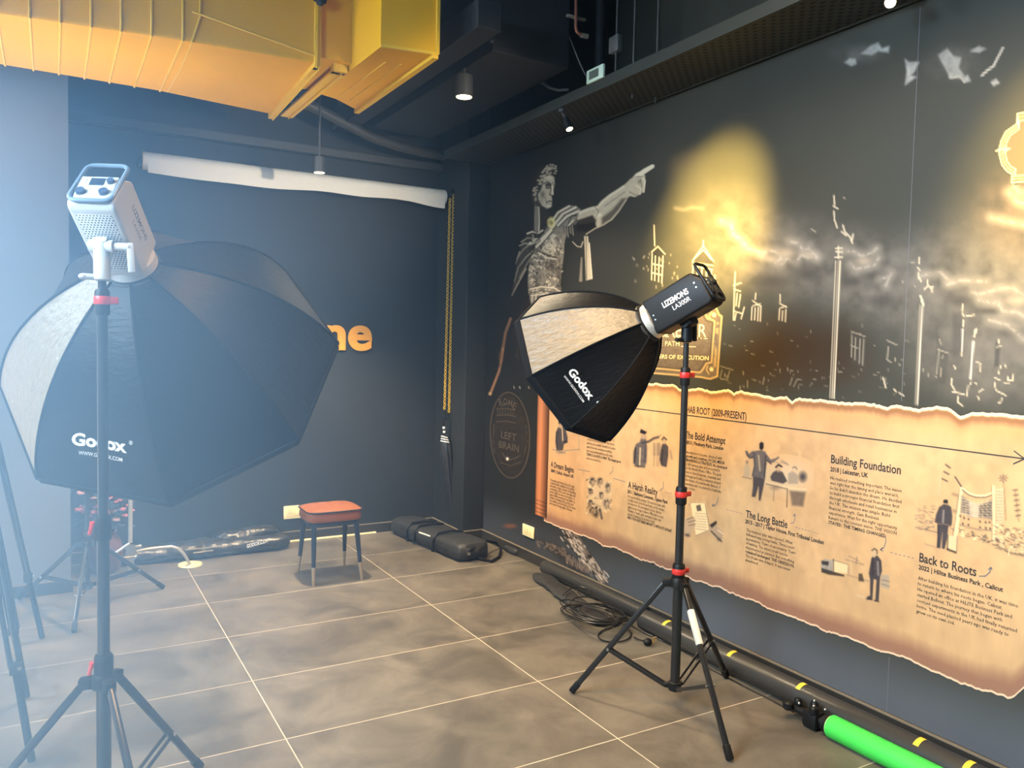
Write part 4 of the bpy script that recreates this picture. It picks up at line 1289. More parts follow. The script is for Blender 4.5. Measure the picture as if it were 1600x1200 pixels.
def sk_court(s):                         # man addressing a panel, seen from behind
    s.blob(1226, 745, 64, 40, S(200, 188, 168), 0.45)
    s.poly([(1176, 706), (1183, 704), (1190, 703), (1197, 706), (1200, 714), (1198, 730), (1196, 748), (1185, 747), (1175, 744), (1179, 728)], IG, 0.95, 1.3, 0.12)
    s.stroke([(1179, 706), (1180, 726), (1177, 742)], IM, 2.4, 0.7); s.stroke([(1197, 712), (1195, 746)], IK, 2.0, 0.75); s.stroke([(1186, 712), (1188, 735)], PA, 2, 0.4, 1.6)
    s.poly([(1177, 704), (1179, 716), (1172, 717), (1167, 712), (1165, 705), (1168, 704), (1171, 709)], IG, 0.95, 1.0); s.stroke([(1166, 705), (1171, 715), (1178, 714)], IK, 1.4, 0.7)
    s.poly([(1199, 710), (1205, 718), (1212, 716), (1217, 713), (1219, 715), (1210, 722), (1204, 725), (1198, 720)], IG, 0.95, 1.0); s.stroke([(1199, 719), (1206, 725)], IK, 1.6, 0.8)
    s.poly([(1187, 693), (1190, 690), (1194, 692), (1194, 700), (1191, 704), (1187, 701)], IK, 1, 1.0)
    s.poly([(1177, 744), (1196, 748), (1193, 764), (1189, 782), (1186, 782), (1186, 760), (1181, 777), (1175, 776), (1177, 760)], IM, 0.95, 1.2, 0.15)
    s.poly([(1204, 745), (1208, 738), (1216, 733), (1224, 738), (1231, 752), (1224, 756), (1206, 751)], IM, 0.95, 1.2, 0.15); s.blob(1217, 732, 5, 7, S(184, 152, 122), 1, 0.5); s.stroke([(1213, 730), (1217, 726), (1222, 729)], IK, 3, 1)
    s.poly([(1232, 740), (1240, 735), (1247, 742), (1248, 756), (1232, 756)], S(150, 134, 118), 0.9, 1.3); s.blob(1242, 734, 4.5, 6, S(196, 166, 132), 1, 0.5); s.stroke([(1239, 731), (1243, 729), (1246, 733)], IG, 1.8, 0.9)
    s.blob(1255, 745, 8.5, 11, IM, 1, 0.4)
    s.poly([(1197, 751), (1232, 760), (1262, 764), (1260, 770), (1232, 766), (1197, 756)], S(206, 178, 140), 0.95, 0.8); s.stroke([(1198, 756), (1230, 764)], IM, 1.6, 0.8)
    s.poly([(1234, 766), (1260, 768), (1256, 792), (1238, 790)], IM, 0.75, 3, 0.5, 0.3); s.stroke([(1231, 764), (1230, 792)], IK, 1.6, 0.8); s.stroke([(1210, 766), (1209, 782)], IG, 1.3, 0.6)
    s.blob(1212, 762, 14, 7, IM, 0.5); s.poly([(1163, 730), (1168, 722), (1172, 732), (1172, 744), (1163, 744)], S(170, 150, 126), 0.8, 1.3); s.blob(1168, 722, 3.5, 4.5, IG, 0.9); s.stroke([(1161, 745), (1175, 748)], IG, 1.8, 0.7)
    s.stroke([(1216, 702), (1218, 695)], IL, 1.5, 0.6); s.stroke([(1210, 722), (1230, 724)], IG, 1.2, 0.5); s.stroke([(1222, 720), (1232, 726)], IG, 3, 0.5, 1.6); s.stroke([(1250, 706), (1250, 735)], IL, 1.2, 0.6)


sketch('sketch', (1158, 684, 1270, 800), sk_court, 0.004, 0.004)


def sk_truck(s):                         # lorry, depot and a standing man
    s.poly([(1283, 877), (1290, 873), (1297, 875), (1302, 874), (1302, 896), (1284, 892)], S(150, 140, 130), 0.95, 1.0, 0.15); s.poly([(1284, 876), (1296, 877), (1295, 884), (1285, 882)], IK, 0.9, 0.8); s.poly([(1284, 887), (1300, 892), (1320, 898), (1320, 901), (1296, 898), (1284, 894)], IK, 0.9, 1.0)
    s.poly([(1302, 875), (1326, 882), (1324, 896), (1302, 893)], PA, 0.7, 1); s.stroke([(1302, 875), (1326, 882)], IG, 1.3, 0.8); s.stroke([(1303, 874), (1303, 894)], IM, 2, 0.8)
    s.stroke([(1322, 874), (1350, 882)], IG, 1.4, 0.7); s.stroke([(1326, 868), (1342, 876)], IG, 1.2, 0.7); s.stroke([(1340, 870), (1338, 882)], IG, 1.2, 0.8); s.stroke([(1326, 884), (1326, 896)], IG, 1.2, 0.7); s.stroke([(1324, 898), (1358, 908)], IG, 1.4, 0.6)
    s.poly([(1342, 896), (1348, 896), (1351, 909), (1342, 908)], IK, 0.85, 1.0); s.stroke([(1330, 874), (1332, 896)], IL, 1.2, 0.7)
    s.poly([(1377, 898), (1390, 898), (1390, 921), (1377, 917)], S(160, 146, 128), 0.85, 1.0); s.stroke([(1378, 906), (1390, 908)], IM, 1.4, 0.7); s.stroke([(1378, 912), (1390, 916)], IM, 1.2, 0.6)
    s.poly([(1362, 872), (1366, 868), (1372, 868), (1378, 876), (1379, 892), (1376, 902), (1374, 938), (1368, 940), (1370, 906), (1366, 905), (1364, 936), (1355, 937), (1354, 933), (1360, 930), (1360, 905), (1358, 896), (1360, 884)], IM, 0.97, 1.1, 0.15)
    s.stroke([(1364, 874), (1364, 898)], IK, 2.2, 0.6, 1.4); s.stroke([(1372, 878), (1373, 898)], S(150, 140, 134), 3, 0.6, 1.5); s.stroke([(1354, 935), (1363, 937)], IK, 2.4, 0.9); s.stroke([(1367, 938), (1374, 940)], IK, 2.4, 0.9)
    s.poly([(1363, 862), (1365, 858), (1370, 859), (1371, 866), (1367, 871), (1363, 868)], S(190, 160, 126), 1, 0.8); s.stroke([(1363, 860), (1367, 857), (1371, 860), (1371, 865)], IK, 2, 0.9); s.stroke([(1340, 930), (1354, 934)], IL, 2.4, 0.7, 1.5)


sketch('sketch', (1278, 852, 1400, 946), sk_truck, 0.0036, 0.0038)


def sk_office(s):                        # man with a case before a curved office block
    for (y0, y1) in ((726, 731), (737, 741), (748, 752)):
        s.stroke([(1472 + (752 - y0) * 0.25, y0), (1481 + (752 - y1) * 0.2, y1)], IM, 2.6, 0.85)
    s.stroke([(1470, 740), (1468, 772)], IL, 3, 0.5, 1.6)
    s.stroke([(1493, 745), (1504, 762)], IM, 2.6, 0.9); s.stroke([(1490, 772), (1500, 775), (1498, 800), (1491, 798)], IM, 5, 0.5, 3); s.stroke([(1503, 764), (1494, 836)], PA, 5, 0.9, 1.5); s.stroke([(1500, 764), (1491, 830)], IG, 1.2, 0.7)
    arc = [(1504, 763), (1514, 771), (1526, 775), (1540, 775), (1551, 771)]
    s.stroke(arc, PA, 4, 0.9); s.stroke([(x, y + 2) for x, y in arc], IM, 2.0, 0.9)
    s.poly([(1503, 774), (1516, 783), (1530, 788), (1551, 781), (1551, 811), (1536, 809), (1518, 808), (1502, 801)], S(178, 162, 146), 0.9, 1.5)
    s.poly([(1503, 774), (1514, 782), (1518, 807), (1502, 800)], IM, 0.75, 4); s.poly([(1530, 790), (1551, 781), (1551, 811), (1530, 808)], IM, 0.85, 3)
    for i in range(7):
        s.stroke([(1504, 778 + i * 4), (1526, 786 + i * 3.4), (1551, 783 + i * 4.2)], PA, 0.9, 0.5)
    for x in (1510, 1517, 1523, 1529, 1536, 1543):
        s.stroke([(x, 779), (x, 808)], PA, 0.8, 0.35)
    for x, y in ((1501, 806), (1507, 809), (1514, 811), (1532, 815), (1541, 816), (1547, 816), (1505, 818), (1514, 820), (1532, 824), (1541, 825), (1548, 826)):
        s.poly([(x - 1.5, y - 2), (x + 1.5, y - 1.6), (x + 1.5, y + 2), (x - 1.5, y + 1.6)], IM, 0.9, 0.8)
    s.stroke([(1500, 820), (1530, 827), (1550, 829)], IG, 1.6, 0.8)
    s.stroke([(1553, 760), (1554, 846)], PA, 4, 0.8); s.stroke([(1550, 758), (1551, 846)], IG, 1.0, 0.6)
    s.poly([(1556, 764), (1568, 762), (1568, 816), (1558, 818)], S(206, 182, 146), 0.7, 1.5)
    for i in range(10):
        s.stroke([(1557, 768 + i * 5), (1566, 768 + i * 5)], IG, 1.2, 0.55)
    for a in range(8):
        t = a * PI / 4
        s.stroke([(1568 + 3 * math.cos(t), 747 + 3 * math.sin(t)), (1568 + 7 * math.cos(t), 747 + 6 * math.sin(t))], IM, 1.6, 0.85)
    s.blob(1568, 747, 3, 3, IM, 0.9); s.stroke([(1569, 752), (1572, 812)], IG, 1.2, 0.7)
    for i in range(6):
        s.stroke([(1584 + i * 0.9, 766 + i * 8), (1590 + i * 0.9, 765 + i * 8)], IM, 2.4, 0.8); s.stroke([(1587 + i * 0.9, 768 + i * 8), (1588 + i * 0.9, 774 + i * 8)], IG, 1.2, 0.6)
    r = random.Random(6)
    for i in range(60):
        x = r.uniform(1498, 1556); y = 826 + (x - 1498) * 0.30 + r.uniform(-2, 9)
        s.stroke([(x, y), (x + r.uniform(1, 4), y + r.uniform(-1, 2))], IM if r.random() < 0.7 else PA, 1.8, 0.7)
    for i in range(140):
        x = r.uniform(1552, 1604); y = 822 + (x - 1552) * 0.22 + r.uniform(-4, 34)
        s.stroke([(x, y), (x + r.uniform(2, 6), y + r.uniform(-1, 3))], IM if r.random() < 0.6 else PA, 2, 0.6)
    for i in range(60):
        x = r.uniform(1430, 1458); y = r.uniform(790, 828)
        s.stroke([(x, y), (x + r.uniform(2, 5), y + r.uniform(-1, 1))], IG, 1.5, 0.5)
    s.stroke([(1432, 824), (1450, 828), (1466, 832)], IG, 2.4, 0.6); s.stroke([(1434, 780), (1434, 822)], IL, 1.4, 0.6)
    s.poly([(1468, 792), (1474, 788), (1480, 787), (1487, 792), (1489, 806), (1488, 820), (1484, 824), (1483, 820), (1466, 818), (1461, 816), (1463, 804)], IM, 0.97, 1.2, 0.12)
    s.poly([(1465, 818), (1483, 820), (1481, 840), (1477, 858), (1472, 857), (1473, 832), (1470, 857), (1464, 856), (1465, 838)], IM, 0.97, 1.0, 0.15); s.stroke([(1468, 820), (1466, 854)], IK, 2, 0.6); s.stroke([(1475, 798), (1474, 816)], S(160, 150, 144), 2.6, 0.6, 1.5)
    s.poly([(1474, 782), (1477, 780), (1482, 781), (1482, 788), (1478, 790), (1475, 789)], IK, 1, 0.9); s.stroke([(1476, 787), (1481, 788)], S(190, 160, 126), 1.6, 0.8)
    s.poly([(1482, 836), (1496, 838), (1495, 862), (1481, 858)], S(214, 186, 146), 0.95, 1.0); s.stroke([(1481, 858), (1494, 863)], IK, 3.4, 0.9); s.stroke([(1482, 836), (1481, 858)], IK, 1.8, 0.9); s.stroke([(1496, 838), (1495, 862)], IG, 1.2, 0.9); s.stroke([(1485, 826), (1490, 826), (1489, 837)], IG, 1.0, 0.9)
    s.stroke([(1446, 850), (1464, 855)], IG, 1.6, 0.5, 1.4); s.stroke([(1558, 852), (1580, 864), (1600, 868)], IM, 3, 0.7, 1.5); s.stroke([(1577, 858), (1577, 867)], PA, 1.4, 0.9)


sketch('sketch', (1428, 716, 1612, 874), sk_office, 0.0034, 0.0036)

# ---- joint between two printed widths
p = onx(1437, 215, X0); q = onx(1379, 1080, X0); ym = (p.y + q.y) / 2
for za_, zb_ in ((0.08, zb - 0.01), (zt + 0.02, 2.9)):
    mb = MB(); mb.add([(X0 - 0.0012, ym - 0.0011, za_), (X0 - 0.0012, ym + 0.0011, za_), (X0 - 0.0012, ym + 0.0011, zb_), (X0 - 0.0012, ym - 0.0011, zb_)], [(3, 2, 1, 0)])
    mb.build('sheet_joint', 'inkgrey', mural, False)
# ================================================================== ceiling services
ZD = 2.95                                # underside of the yellow duct


def dz(x, y, z=ZD):
    p = onz(x, y, z); return Vector((p.x, p.y, z))


F0, F1, F2 = dz(0, 20), dz(270, 60), dz(495, 98)
B0, B1, B2 = dz(0, 101), dz(248, 142), dz(423, 178)
FL = F0 + (F0 - F1) * 1.9; BL = B0 + (B0 - B1) * 1.9
FL.x = BL.x = -1.45
duct = thing('air_duct', 'big yellow rectangular air duct with raised ribs under the black ceiling', 'duct', (0.2, 4.6, ZD))
mb = MB()
lo = [FL, F0, F1, F2, B2, B1, B0, BL]
n = len(lo)
rows = []
for z, k in ((ZD + 0.012, 1.0), (ZD, 0.985), ):
    pass
cen = sum(lo, Vector()) / n
inner = [p + (cen - p).normalized() * 0.012 for p in lo]
vs = [tuple(p) for p in inner] + [(p.x, p.y, ZD + 0.012) for p in lo] + [(p.x, p.y, ZC - 0.05) for p in lo]
fs = [tuple(range(n))] + [(i, (i + 1) % n, n + (i + 1) % n, n + i) for i in range(n)] + [(n + i, n + (i + 1) % n, 2 * n + (i + 1) % n, 2 * n + i) for i in range(n)] + [tuple(range(2 * n, 3 * n))[::-1]]
mb.add(vs, fs)
mb.build('duct_body', 'duct', duct, True, 50)


def lerp_edge(pts, x):
    for a, b in zip(pts[:-1], pts[1:]):
        if a.x <= x <= b.x:
            t = (x - a.x) / (b.x - a.x); return a.lerp(b, t)
    return pts[-1].copy()


for xb, yb in ((-38, 94), (8, 102), (52, 108), (92, 115), (132, 122), (171, 128), (210, 135), (250, 142)):
    q = dz(xb, yb); f = lerp_edge([FL, F0, F1, F2], q.x); bk = lerp_edge([BL, B0, B1, B2], q.x)
    mb = MB(); r = 0.006
    mb.tube([bk + Vector((0, 0.002, 0.10)), bk + Vector((0, 0.002, 0)), bk.lerp(f, 0.5) + Vector((0, 0, -0.002)), f + Vector((0, -0.001, 0)), f + Vector((0, -0.003, 0.03)), f + Vector((0, -0.003, 0.7))], r, 6)
    mb.build('rib', 'ductedge', duct)
mb = MB()                                # angled seam
q = dz(261, 143); f = dz(297, 64)
mb.tube([q + Vector((0, 0.002, 0.08)), q, q.lerp(f, 0.5) + Vector((0.012, 0, -0.002)), f + Vector((0.01, 0, 0)), f + Vector((0.045, -0.004, 0.12)), f + Vector((0.05, -0.004, 0.7))], 0.006, 6)
mb.build('rib', 'ductedge', duct)
mb = MB()                                # long fold on the front face
f = dz(300, 62); e = dz(492, 97)
mb.tube([f + Vector((0, -0.004, 0.13)), e + Vector((0, -0.004, 0.03))], 0.005, 6)
mb.build('fold', 'ductedge', duct)
for (a, b, w, dep) in (((493, 100), (424, 178), 0.030, 0.030), ((528, 113), (449, 180), 0.075, 0.012)):
    p, q = dz(*a), dz(*b)
    mb = MB()
    mb.bar(p + Vector((0, -0.02, -dep / 2 + 0.004)), q + Vector((0, 0.02, -dep / 2 + 0.004)), w, dep, (0, 0, 1))
    mb.box((p.x - w / 2, p.y - 0.045, ZD - dep + 0.004), (p.x + w / 2, p.y + 0.01, ZC - 0.05))
    mb.box((p.x - w / 2 + 0.006, p.y - 0.052, ZD - dep - 0.004), (p.x - w / 2 + 0.014, p.y - 0.04, ZC - 0.05))
    mb.bar(p + Vector((0.012, -0.02, -dep - 0.001)), q + Vector((0.012, 0.02, -dep - 0.001)), 0.006, 0.008, (0, 0, 1))
    mb.build('flange', 'ductedge', duct, False)
P1, P2, P3, P4 = dz(595, 73), dz(684, 86), dz(560, 173), dz(500, 147)
mb = MB()
nk = [Vector((F2.x + 0.02, F2.y, ZD + 0.03)), Vector((P1.x + 0.05, F2.y, ZD + 0.03)), Vector((P4.x + 0.05, P4.y - 0.05, ZD + 0.03)), Vector((B2.x + 0.02, P4.y + 0.1, ZD + 0.03))]
vs = [tuple(p) for p in nk] + [(p.x, p.y, ZC - 0.05) for p in nk]
mb.add(vs, [(0, 1, 2, 3)] + [(i, (i + 1) % 4, 4 + (i + 1) % 4, 4 + i) for i in range(4)])
mb.build('duct_neck', 'duct', duct, False)
mb = MB()
pl = [P1, P2, P3, P4.lerp(P3, 0.35) + Vector((0.0, -0.03, 0)), P4]
n = len(pl)
vs = [tuple(p) for p in pl] + [(p.x, p.y, ZC - 0.05) for p in pl]
mb.add(vs, [tuple(range(n))] + [(i, (i + 1) % n, n + (i + 1) % n, n + i) for i in range(n)])
plen = mb.build('plenum_box', 'duct', duct, False)
mb = MB()
mb.bar(P2 + Vector((-0.012, 0, -0.008)), P3 + Vector((-0.012, 0, -0.008)), 0.03, 0.022)
mb.bar(P1 + Vector((0, -0.004, 0.004)), P2 + Vector((0, -0.004, 0.004)), 0.012, 0.014)
mb.box((P2.x - 0.012, P2.y - 0.012, ZD), (P2.x + 0.004, P2.y + 0.004, ZC - 0.05))
for t in (0.35, 0.62):
    a = P1.lerp(P2, t); b = P4.lerp(P3, t)
    mb.bar(a + Vector((0, 0.2, -0.002)), b + Vector((0, -0.1, -0.002)), 0.006, 0.005)
mb.build('edge_angle', 'ductedge', plen, False)
mb = MB(); p = ony(500, 3, F2.y - 0.06); mb.ball(p, (0.022, 0.02, 0.02), 10); mb.box((p.x - 0.03, p.y - 0.01, p.z), (p.x + 0.03, p.y + 0.01, p.z + 0.04))
mb.build('hanger_clip', 'black', duct)

# black boxed-in bulkhead and beam
bh = thing('bulkhead', 'black boxed bulkhead under the ceiling that carries the bigger downlight', 'bulkhead', (2.2, 4.6, 3.1))
mb = MB(); mb.box((2.04, 3.8, 3.1), (2.53, 5.66, ZC - 0.04), 0.006); mb.build('casing', 'darkbox', bh, False)
for px, py in ((768, 6), (766, 64)):
    p = ony(px, py, 3.795); mb = MB(); mb.cyl((p.x + 0.012, 3.8, p.z), (p.x + 0.012, 3.788, p.z), 0.009, n=10); mb.build('bolt', 'steel', bh)
mb = MB(); mb.box((1.82, 3.55, 3.1), (1.955, 5.9, 3.24), 0.005)
tag(mb.build('ceiling_joist', 'darkbox', None, False), 'long black joist running beside the yellow duct under the ceiling', 'beam')
a = [onz(x, y, 3.12) for x, y in ((468, 160), (520, 185), (560, 206))]
b = [ony(x, y, 5.72) for x, y in ((560, 206), (600, 222), (650, 236), (692, 244))]
mb = MB()
pts = [ony(x, y, 5.55 + 0.03 * i) for i, (x, y) in enumerate(((455, 152), (500, 172), (545, 196), (580, 214), (620, 228), (660, 238), (694, 243)))]
mb.tube(pts, 0.036, 12)
tag(mb.build('flexible_hose', 'dim', None), 'dark flexible hose sagging from the duct towards the cable tray corner', 'hose')

# perforated cable tray
TZ, TX0, TX1 = 2.92, 2.55, 2.925
tray = thing('cable_tray', 'long perforated dark steel cable tray running high along the mural wall', 'tray', (2.74, 2.0, TZ))
mb = MB(); mb.box((TX0, -1.58, TZ), (TX1, CYF - 0.005, TZ + 0.003)); mb.build('tray_plate', 'tray', tray, False)
for x in (TX0, TX1 - 0.003):
    mb = MB(); mb.box((x - 0.001, -1.58, TZ - 0.002), (x + 0.003, CYF - 0.005, TZ + 0.055)); mb.box((x - 0.004, -1.58, TZ - 0.004), (x + 0.006, CYF - 0.005, TZ)); mb.box((x - 0.002, -1.58, TZ + 0.053), (x + 0.014, CYF - 0.005, TZ + 0.056))
    mb.build('side_flange', mat('tray_flange_steel', rgb(58, 60, 55), 0.45, 0.1), tray, False)
for x, y in ((988, 146), (1024, 152), (1065, 163), (1098, 168)):
    p = onz(x, y, TZ); mb = MB(); mb.cyl((p.x, p.y, TZ), (p.x, p.y, TZ - 0.03), 0.004, n=8); mb.build('hook', 'dim', tray)
mb = MB(); mb.box((CXL - 0.06, CYF - 0.06, TZ + 0.0), (X0, CYF - 0.001, TZ + 0.06), 0.004)
tag(mb.build('wall_bracket', 'dim', None, False), 'dark steel bracket at the far end of the cable tray on the column', 'bracket')
for i, (x, y) in enumerate(((962, 109), (990, 94), (1027, 78))):
    p = onx(x, y, TX0 + 0.02)
    mb = MB(); mb.cyl((p.x, p.y, TZ + 0.003), (p.x, p.y, ZC), 0.006, n=10)
    tag(mb.build('threaded_rod', 'dim', None), ['thin ceiling rod holding the tray just right of the white thermostat', 'thin ceiling rod holding the tray, middle one of the three', 'thin ceiling rod holding the tray, third one past the thermostat'][i], 'rod', 'rods holding the cable tray')

th = thing('thermostat', 'small white thermostat with a grey screen leaning on the cable tray edge', 'thermostat', onx(932, 113, TX0 - 0.012))
c0, c1, c2, c3 = [onx(x, y, TX0 - 0.014) for x, y in ((918, 108), (944, 99), (945, 120), (919, 129))]
ya, yb = c1.y, c0.y; za = TZ + 0.045; zb_ = za + (c0.z + c1.z - c2.z - c3.z) / 2
mb = MB(); mb.box((TX0 - 0.022, ya, za), (TX0 - 0.004, yb, zb_), 0.006); mb.build('case', 'thermo', th)
h = zb_ - za; w = yb - ya
mb = MB(); mb.box((TX0 - 0.0235, ya + w * 0.25, za + h * 0.22), (TX0 - 0.0215, yb - w * 0.2, zb_ - h * 0.2)); mb.build('display', mat('grey_display', rgb(96, 104, 92), 0.3), th, False)
mb = MB(); mb.tube([onx(x, y, TX0 - 0.01 + 0.004) for x, y in ((886, 49), (893, 66), (903, 92), (912, 112), (918, 122))], 0.0035, 6)
tag(mb.build('thermostat_wire', mat('grey_wire', rgb(120, 118, 112), 0.5), None), 'thin pale wire running down to the thermostat', 'wire')
mb = MB(); mb.tube([onx(x, y, 2.542) for x, y in ((829, 54), (822, 66), (821, 80), (824, 96), (832, 112), (843, 126), (858, 137), (872, 141), (888, 140))], 0.008, 8)
tag(mb.build('hanging_cable', 'dim', None), 'black cable hanging in a loop under the bulkhead beside the tray', 'cable')
pp = thing('copper_pipe', 'copper refrigerant pipe with an elbow held by a beige clamp under the ceiling', 'pipe', ony(900, 30, 3.72))
mb = MB(); mb.tube([ony(x, y, 3.72) for x, y in ((900, -25), (900, 20), (899.5, 42), (901, 49), (905, 53), (912, 55.5))], 0.009, 8); mb.build('tube', 'copper', pp)
mb = MB(); a, b = ony(885, 22, 3.75), ony(914, 34, 3.75); mb.box((a.x, 3.735, b.z), (b.x, 3.76, a.z), 0.006); mb.build('clamp', 'beige', pp)
mb = MB(); mb.cyl(ony(908, 55, 3.72), ony(918, 57, 3.72), 0.013, n=10); mb.build('nut', 'beige', pp)
mb = MB(); a = ony(938, 52, 3.9); b = ony(935, 112, 3.9); mb.cyl((a.x, 3.9, ZC), (a.x, 3.9, b.z), 0.03, n=14)
mb.ball((a.x, 3.9, b.z), (0.034, 0.034, 0.03), 12)
tag(mb.build('drain_pipe', 'darkbox', None), 'black vertical drain pipe dropping behind the thermostat', 'pipe')
mb = MB(); a, b = onx(955, 60, 2.57), onx(969, 79, 2.57); mb.box((2.552, b.y, b.z), (2.588, a.y, a.z), 0.008)
tag(mb.build('junction_clip', mat('grey_clip', rgb(84, 84, 82), 0.4), None), 'small grey clip on a rod above the tray', 'clip')

# downlights


def downlight(loc, r, h, label, power, ang, stem):
    t = thing('downlight', label, 'ceiling light', loc, None, 'cylinder downlights')
    x, y, z = loc
    mb = MB(); mb.lathe([(r * 0.86, 0.012), (r, 0), (r, h - 0.004), (r - 0.004, h)], (x, y, z), 28); mb.build('can', 'dim', t)
    mb = MB(); mb.cyl((x, y, z + 0.006), (x, y, z - 0.001), r * 0.88, n=28); mb.build('lens', 'lampface', t)
    mb = MB(); mb.cyl((x, y, z + h), (x, y, stem), 0.007 if stem - z - h > 0.02 else r * 0.6, n=12); mb.build('stem', 'dim', t)
    s = spot('lamp', (x, y, z - 0.015), (x, y, 0), power, (1.0, 0.80, 0.52), ang, 0.6, 0.025)
    return t


p = onz(725, 118, 3.06)
d1 = ony(725, 152, p.y)
downlight((d1.x, d1.y, d1.z), 0.049, p.z - d1.z, 'bigger black cylinder downlight fixed under the bulkhead', 160, 120, 3.1)
d2 = ony(499, 270, 5.05)
downlight((d2.x, d2.y, d2.z), 0.036, 0.10, 'smaller black cylinder downlight hanging in front of the paper roll', 420, 105, ZC)


def track_spot(a, b, label, tgt, power):
    B = onz(a[0], a[1], TZ); Fp = ony(b[0], b[1], B.y - 0.055)
    d = (Fp - B).normalized()
    t = thing('track_spotlight', label, 'spotlight', B, None, 'spotlights under the cable tray')
    mb = MB(); mb.cyl(B + Vector((0, 0, -0.001)), B + Vector((0, 0, -0.02)), 0.022, n=16); mb.cyl(B + Vector((0, 0, -0.02)), B.lerp(Fp, 0.45), 0.007, n=8); mb.build('mount', 'dim', t)
    mb = MB(); mb.cyl(Fp - d * 0.075, Fp - d * 0.002, 0.019, 0.023, n=20); mb.build('can', 'black', t)
    mb = MB(); mb.cyl(Fp - d * 0.003, Fp + d * 0.001, 0.019, n=20); mb.build('lens', 'bulb', t)
    spot('lamp', Fp + d * 0.012, tgt, power, (1.0, 0.66, 0.26), 32, 1.0, 0.02)


track_spot((878, 170), (890, 202), 'black tray spotlight glowing above the pointing soldier', (X0, 3.0, 2.33), 14)
track_spot((1399, -14), (1391, 4), 'black tray spotlight glowing at the top edge above the clouds', (X0, 0.95, 2.3), 14)

# ================================================================== things on the back wall
ROLL_Y = 5.86
a, b = ony(222, 253, ROLL_Y), ony(694, 307, ROLL_Y)
zr = (a.z + b.z) / 2
pr = thing('paper_backdrop_roll', 'long white paper backdrop roll hung high across the back wall', 'backdrop roll', (a.x, ROLL_Y, zr))
mb = MB(); mb.lathe([(0.03, 0), (0.060, 0), (0.060, b.x - a.x), (0.03, b.x - a.x)], (0, 0, 0), 36, X=Matrix.Translation((a.x, ROLL_Y, zr)) @ Matrix.Rotation(PI / 2, 4, 'Y')); mb.build('paper', 'paper', pr)
G = []
for i in range(61):
    x = a.x + 0.03 + (b.x - a.x - 0.05) * i / 60
    dpt = 0.062 + 0.010 * math.sin(i * 0.35) * (i / 60) + 0.012 * math.sin(i * 0.11)
    G.append([(x, ROLL_Y - 0.0605, zr - 0.0), (x, ROLL_Y - 0.0616, zr - 0.03), (x, ROLL_Y - 0.0605, zr - dpt - 0.01), (x, ROLL_Y - 0.057, zr - dpt - 0.022)])
mb = MB(); mb.grid(G); mb.grid([[(p[0], p[1] + 0.0012, p[2]) for p in r] for r in G], flip=True); mb.build('loose_edge', 'paper', pr)
mb = MB(); mb.cyl((a.x - 0.01, ROLL_Y, zr), (b.x + 0.03, ROLL_Y, zr), 0.027, n=18); mb.build('core', 'black', pr)
for x in (a.x - 0.006, b.x + 0.012):
    mb = MB(); mb.box((x - 0.006, ROLL_Y - 0.02, zr - 0.02), (x + 0.006, YB, zr + 0.03), 0.003); mb.build('hook', 'black', pr)

CHY = 5.74
ch = thing('pull_chain', 'yellow plastic pull chain in two strands hanging beside the corner column', 'chain', ony(705, 300, CHY))


def link_chain(p, q):
    p, q = Vector(p), Vector(q); L = (q - p).length; n = int(L / 0.026)
    d = (q - p) / L; s = Vector((d.z, 0, -d.x)).normalized()
    if s.x < 0:
        s = -s
    mb = MB()
    for i in range(n):
        c = p + d * (L * (i + 0.5) / n)
        pts = []
        for k in range(10):
            t = 2 * PI * k / 10
            pts.append(c + s * 0.0075 * math.cos(t) + d * 0.0125 * math.sin(t) + Vector((0, 0.0022 * (1 if i % 2 else -1), 0)))
        mb.tube(pts, 0.0028, 5, closed=True)
    return mb


link_chain(ony(703, 310, CHY), ony(694.5, 640, CHY)).build('strand', 'chain', ch)
link_chain(ony(708.8, 304, CHY), ony(701.5, 645, CHY)).build('strand', 'chain', ch)
mb = MB(); p = ony(706, 299, CHY); mb.cyl((p.x, p.y - 0.012, p.z), (p.x, p.y + 0.012, p.z), 0.02, n=16); mb.tube([ony(694.5, 640, CHY), ony(697, 650, CHY), ony(701.5, 645, CHY)], 0.004, 6); mb.build('pulley', 'black', ch)

um = thing('folded_umbrella', 'black folded umbrella with white rings hanging under the yellow chain', 'umbrella', ony(707, 805, 5.70))
u0, u1 = ony(693, 664, 5.70), ony(707, 806, 5.71)
d = (u1 - u0).normalized()
mb = MB()
hk = [u0 + Vector((0.03, 0, 0.03)), u0 + Vector((0.026, 0, 0.06)), u0 + Vector((0.008, 0, 0.075)), u0 + Vector((-0.004, 0, 0.055)), u0, u0 + d * 0.09]
mb.tube(hk, 0.009, 8); mb.build('handle', 'black', um)
for k in (0.012, 0.045):
    mb = MB(); mb.cyl(u0 + d * k, u0 + d * (k + 0.018), 0.0105, n=12); mb.build('ring', 'inkwhite', um)
L = (u1 - u0).length
X = Matrix.Translation(u0 + d * 0.075) @ d.to_track_quat('Z', 'Y').to_matrix().to_4x4()
G = []
for i in range(26):
    t = i / 25; r = 0.036 * (0.45 + 0.75 * math.sin(min(t * 3.2, 1) * PI / 2)) * (1 - 0.72 * max(0, t - 0.15)); row = []
    for k in range(33):
        an = 2 * PI * k / 32 + t * 1.2; rr_ = r * (1 + 0.28 * abs(math.sin(an * 4)))
        row.append((rr_ * math.cos(an), rr_ * math.sin(an), t * (L - 0.1)))
    G.append(row)
mb = MB(); mb.grid(G, 0, True, X); mb.build('canopy', mat('umbrella_cloth', (0.02, 0.021, 0.026, 1), 0.5), um)
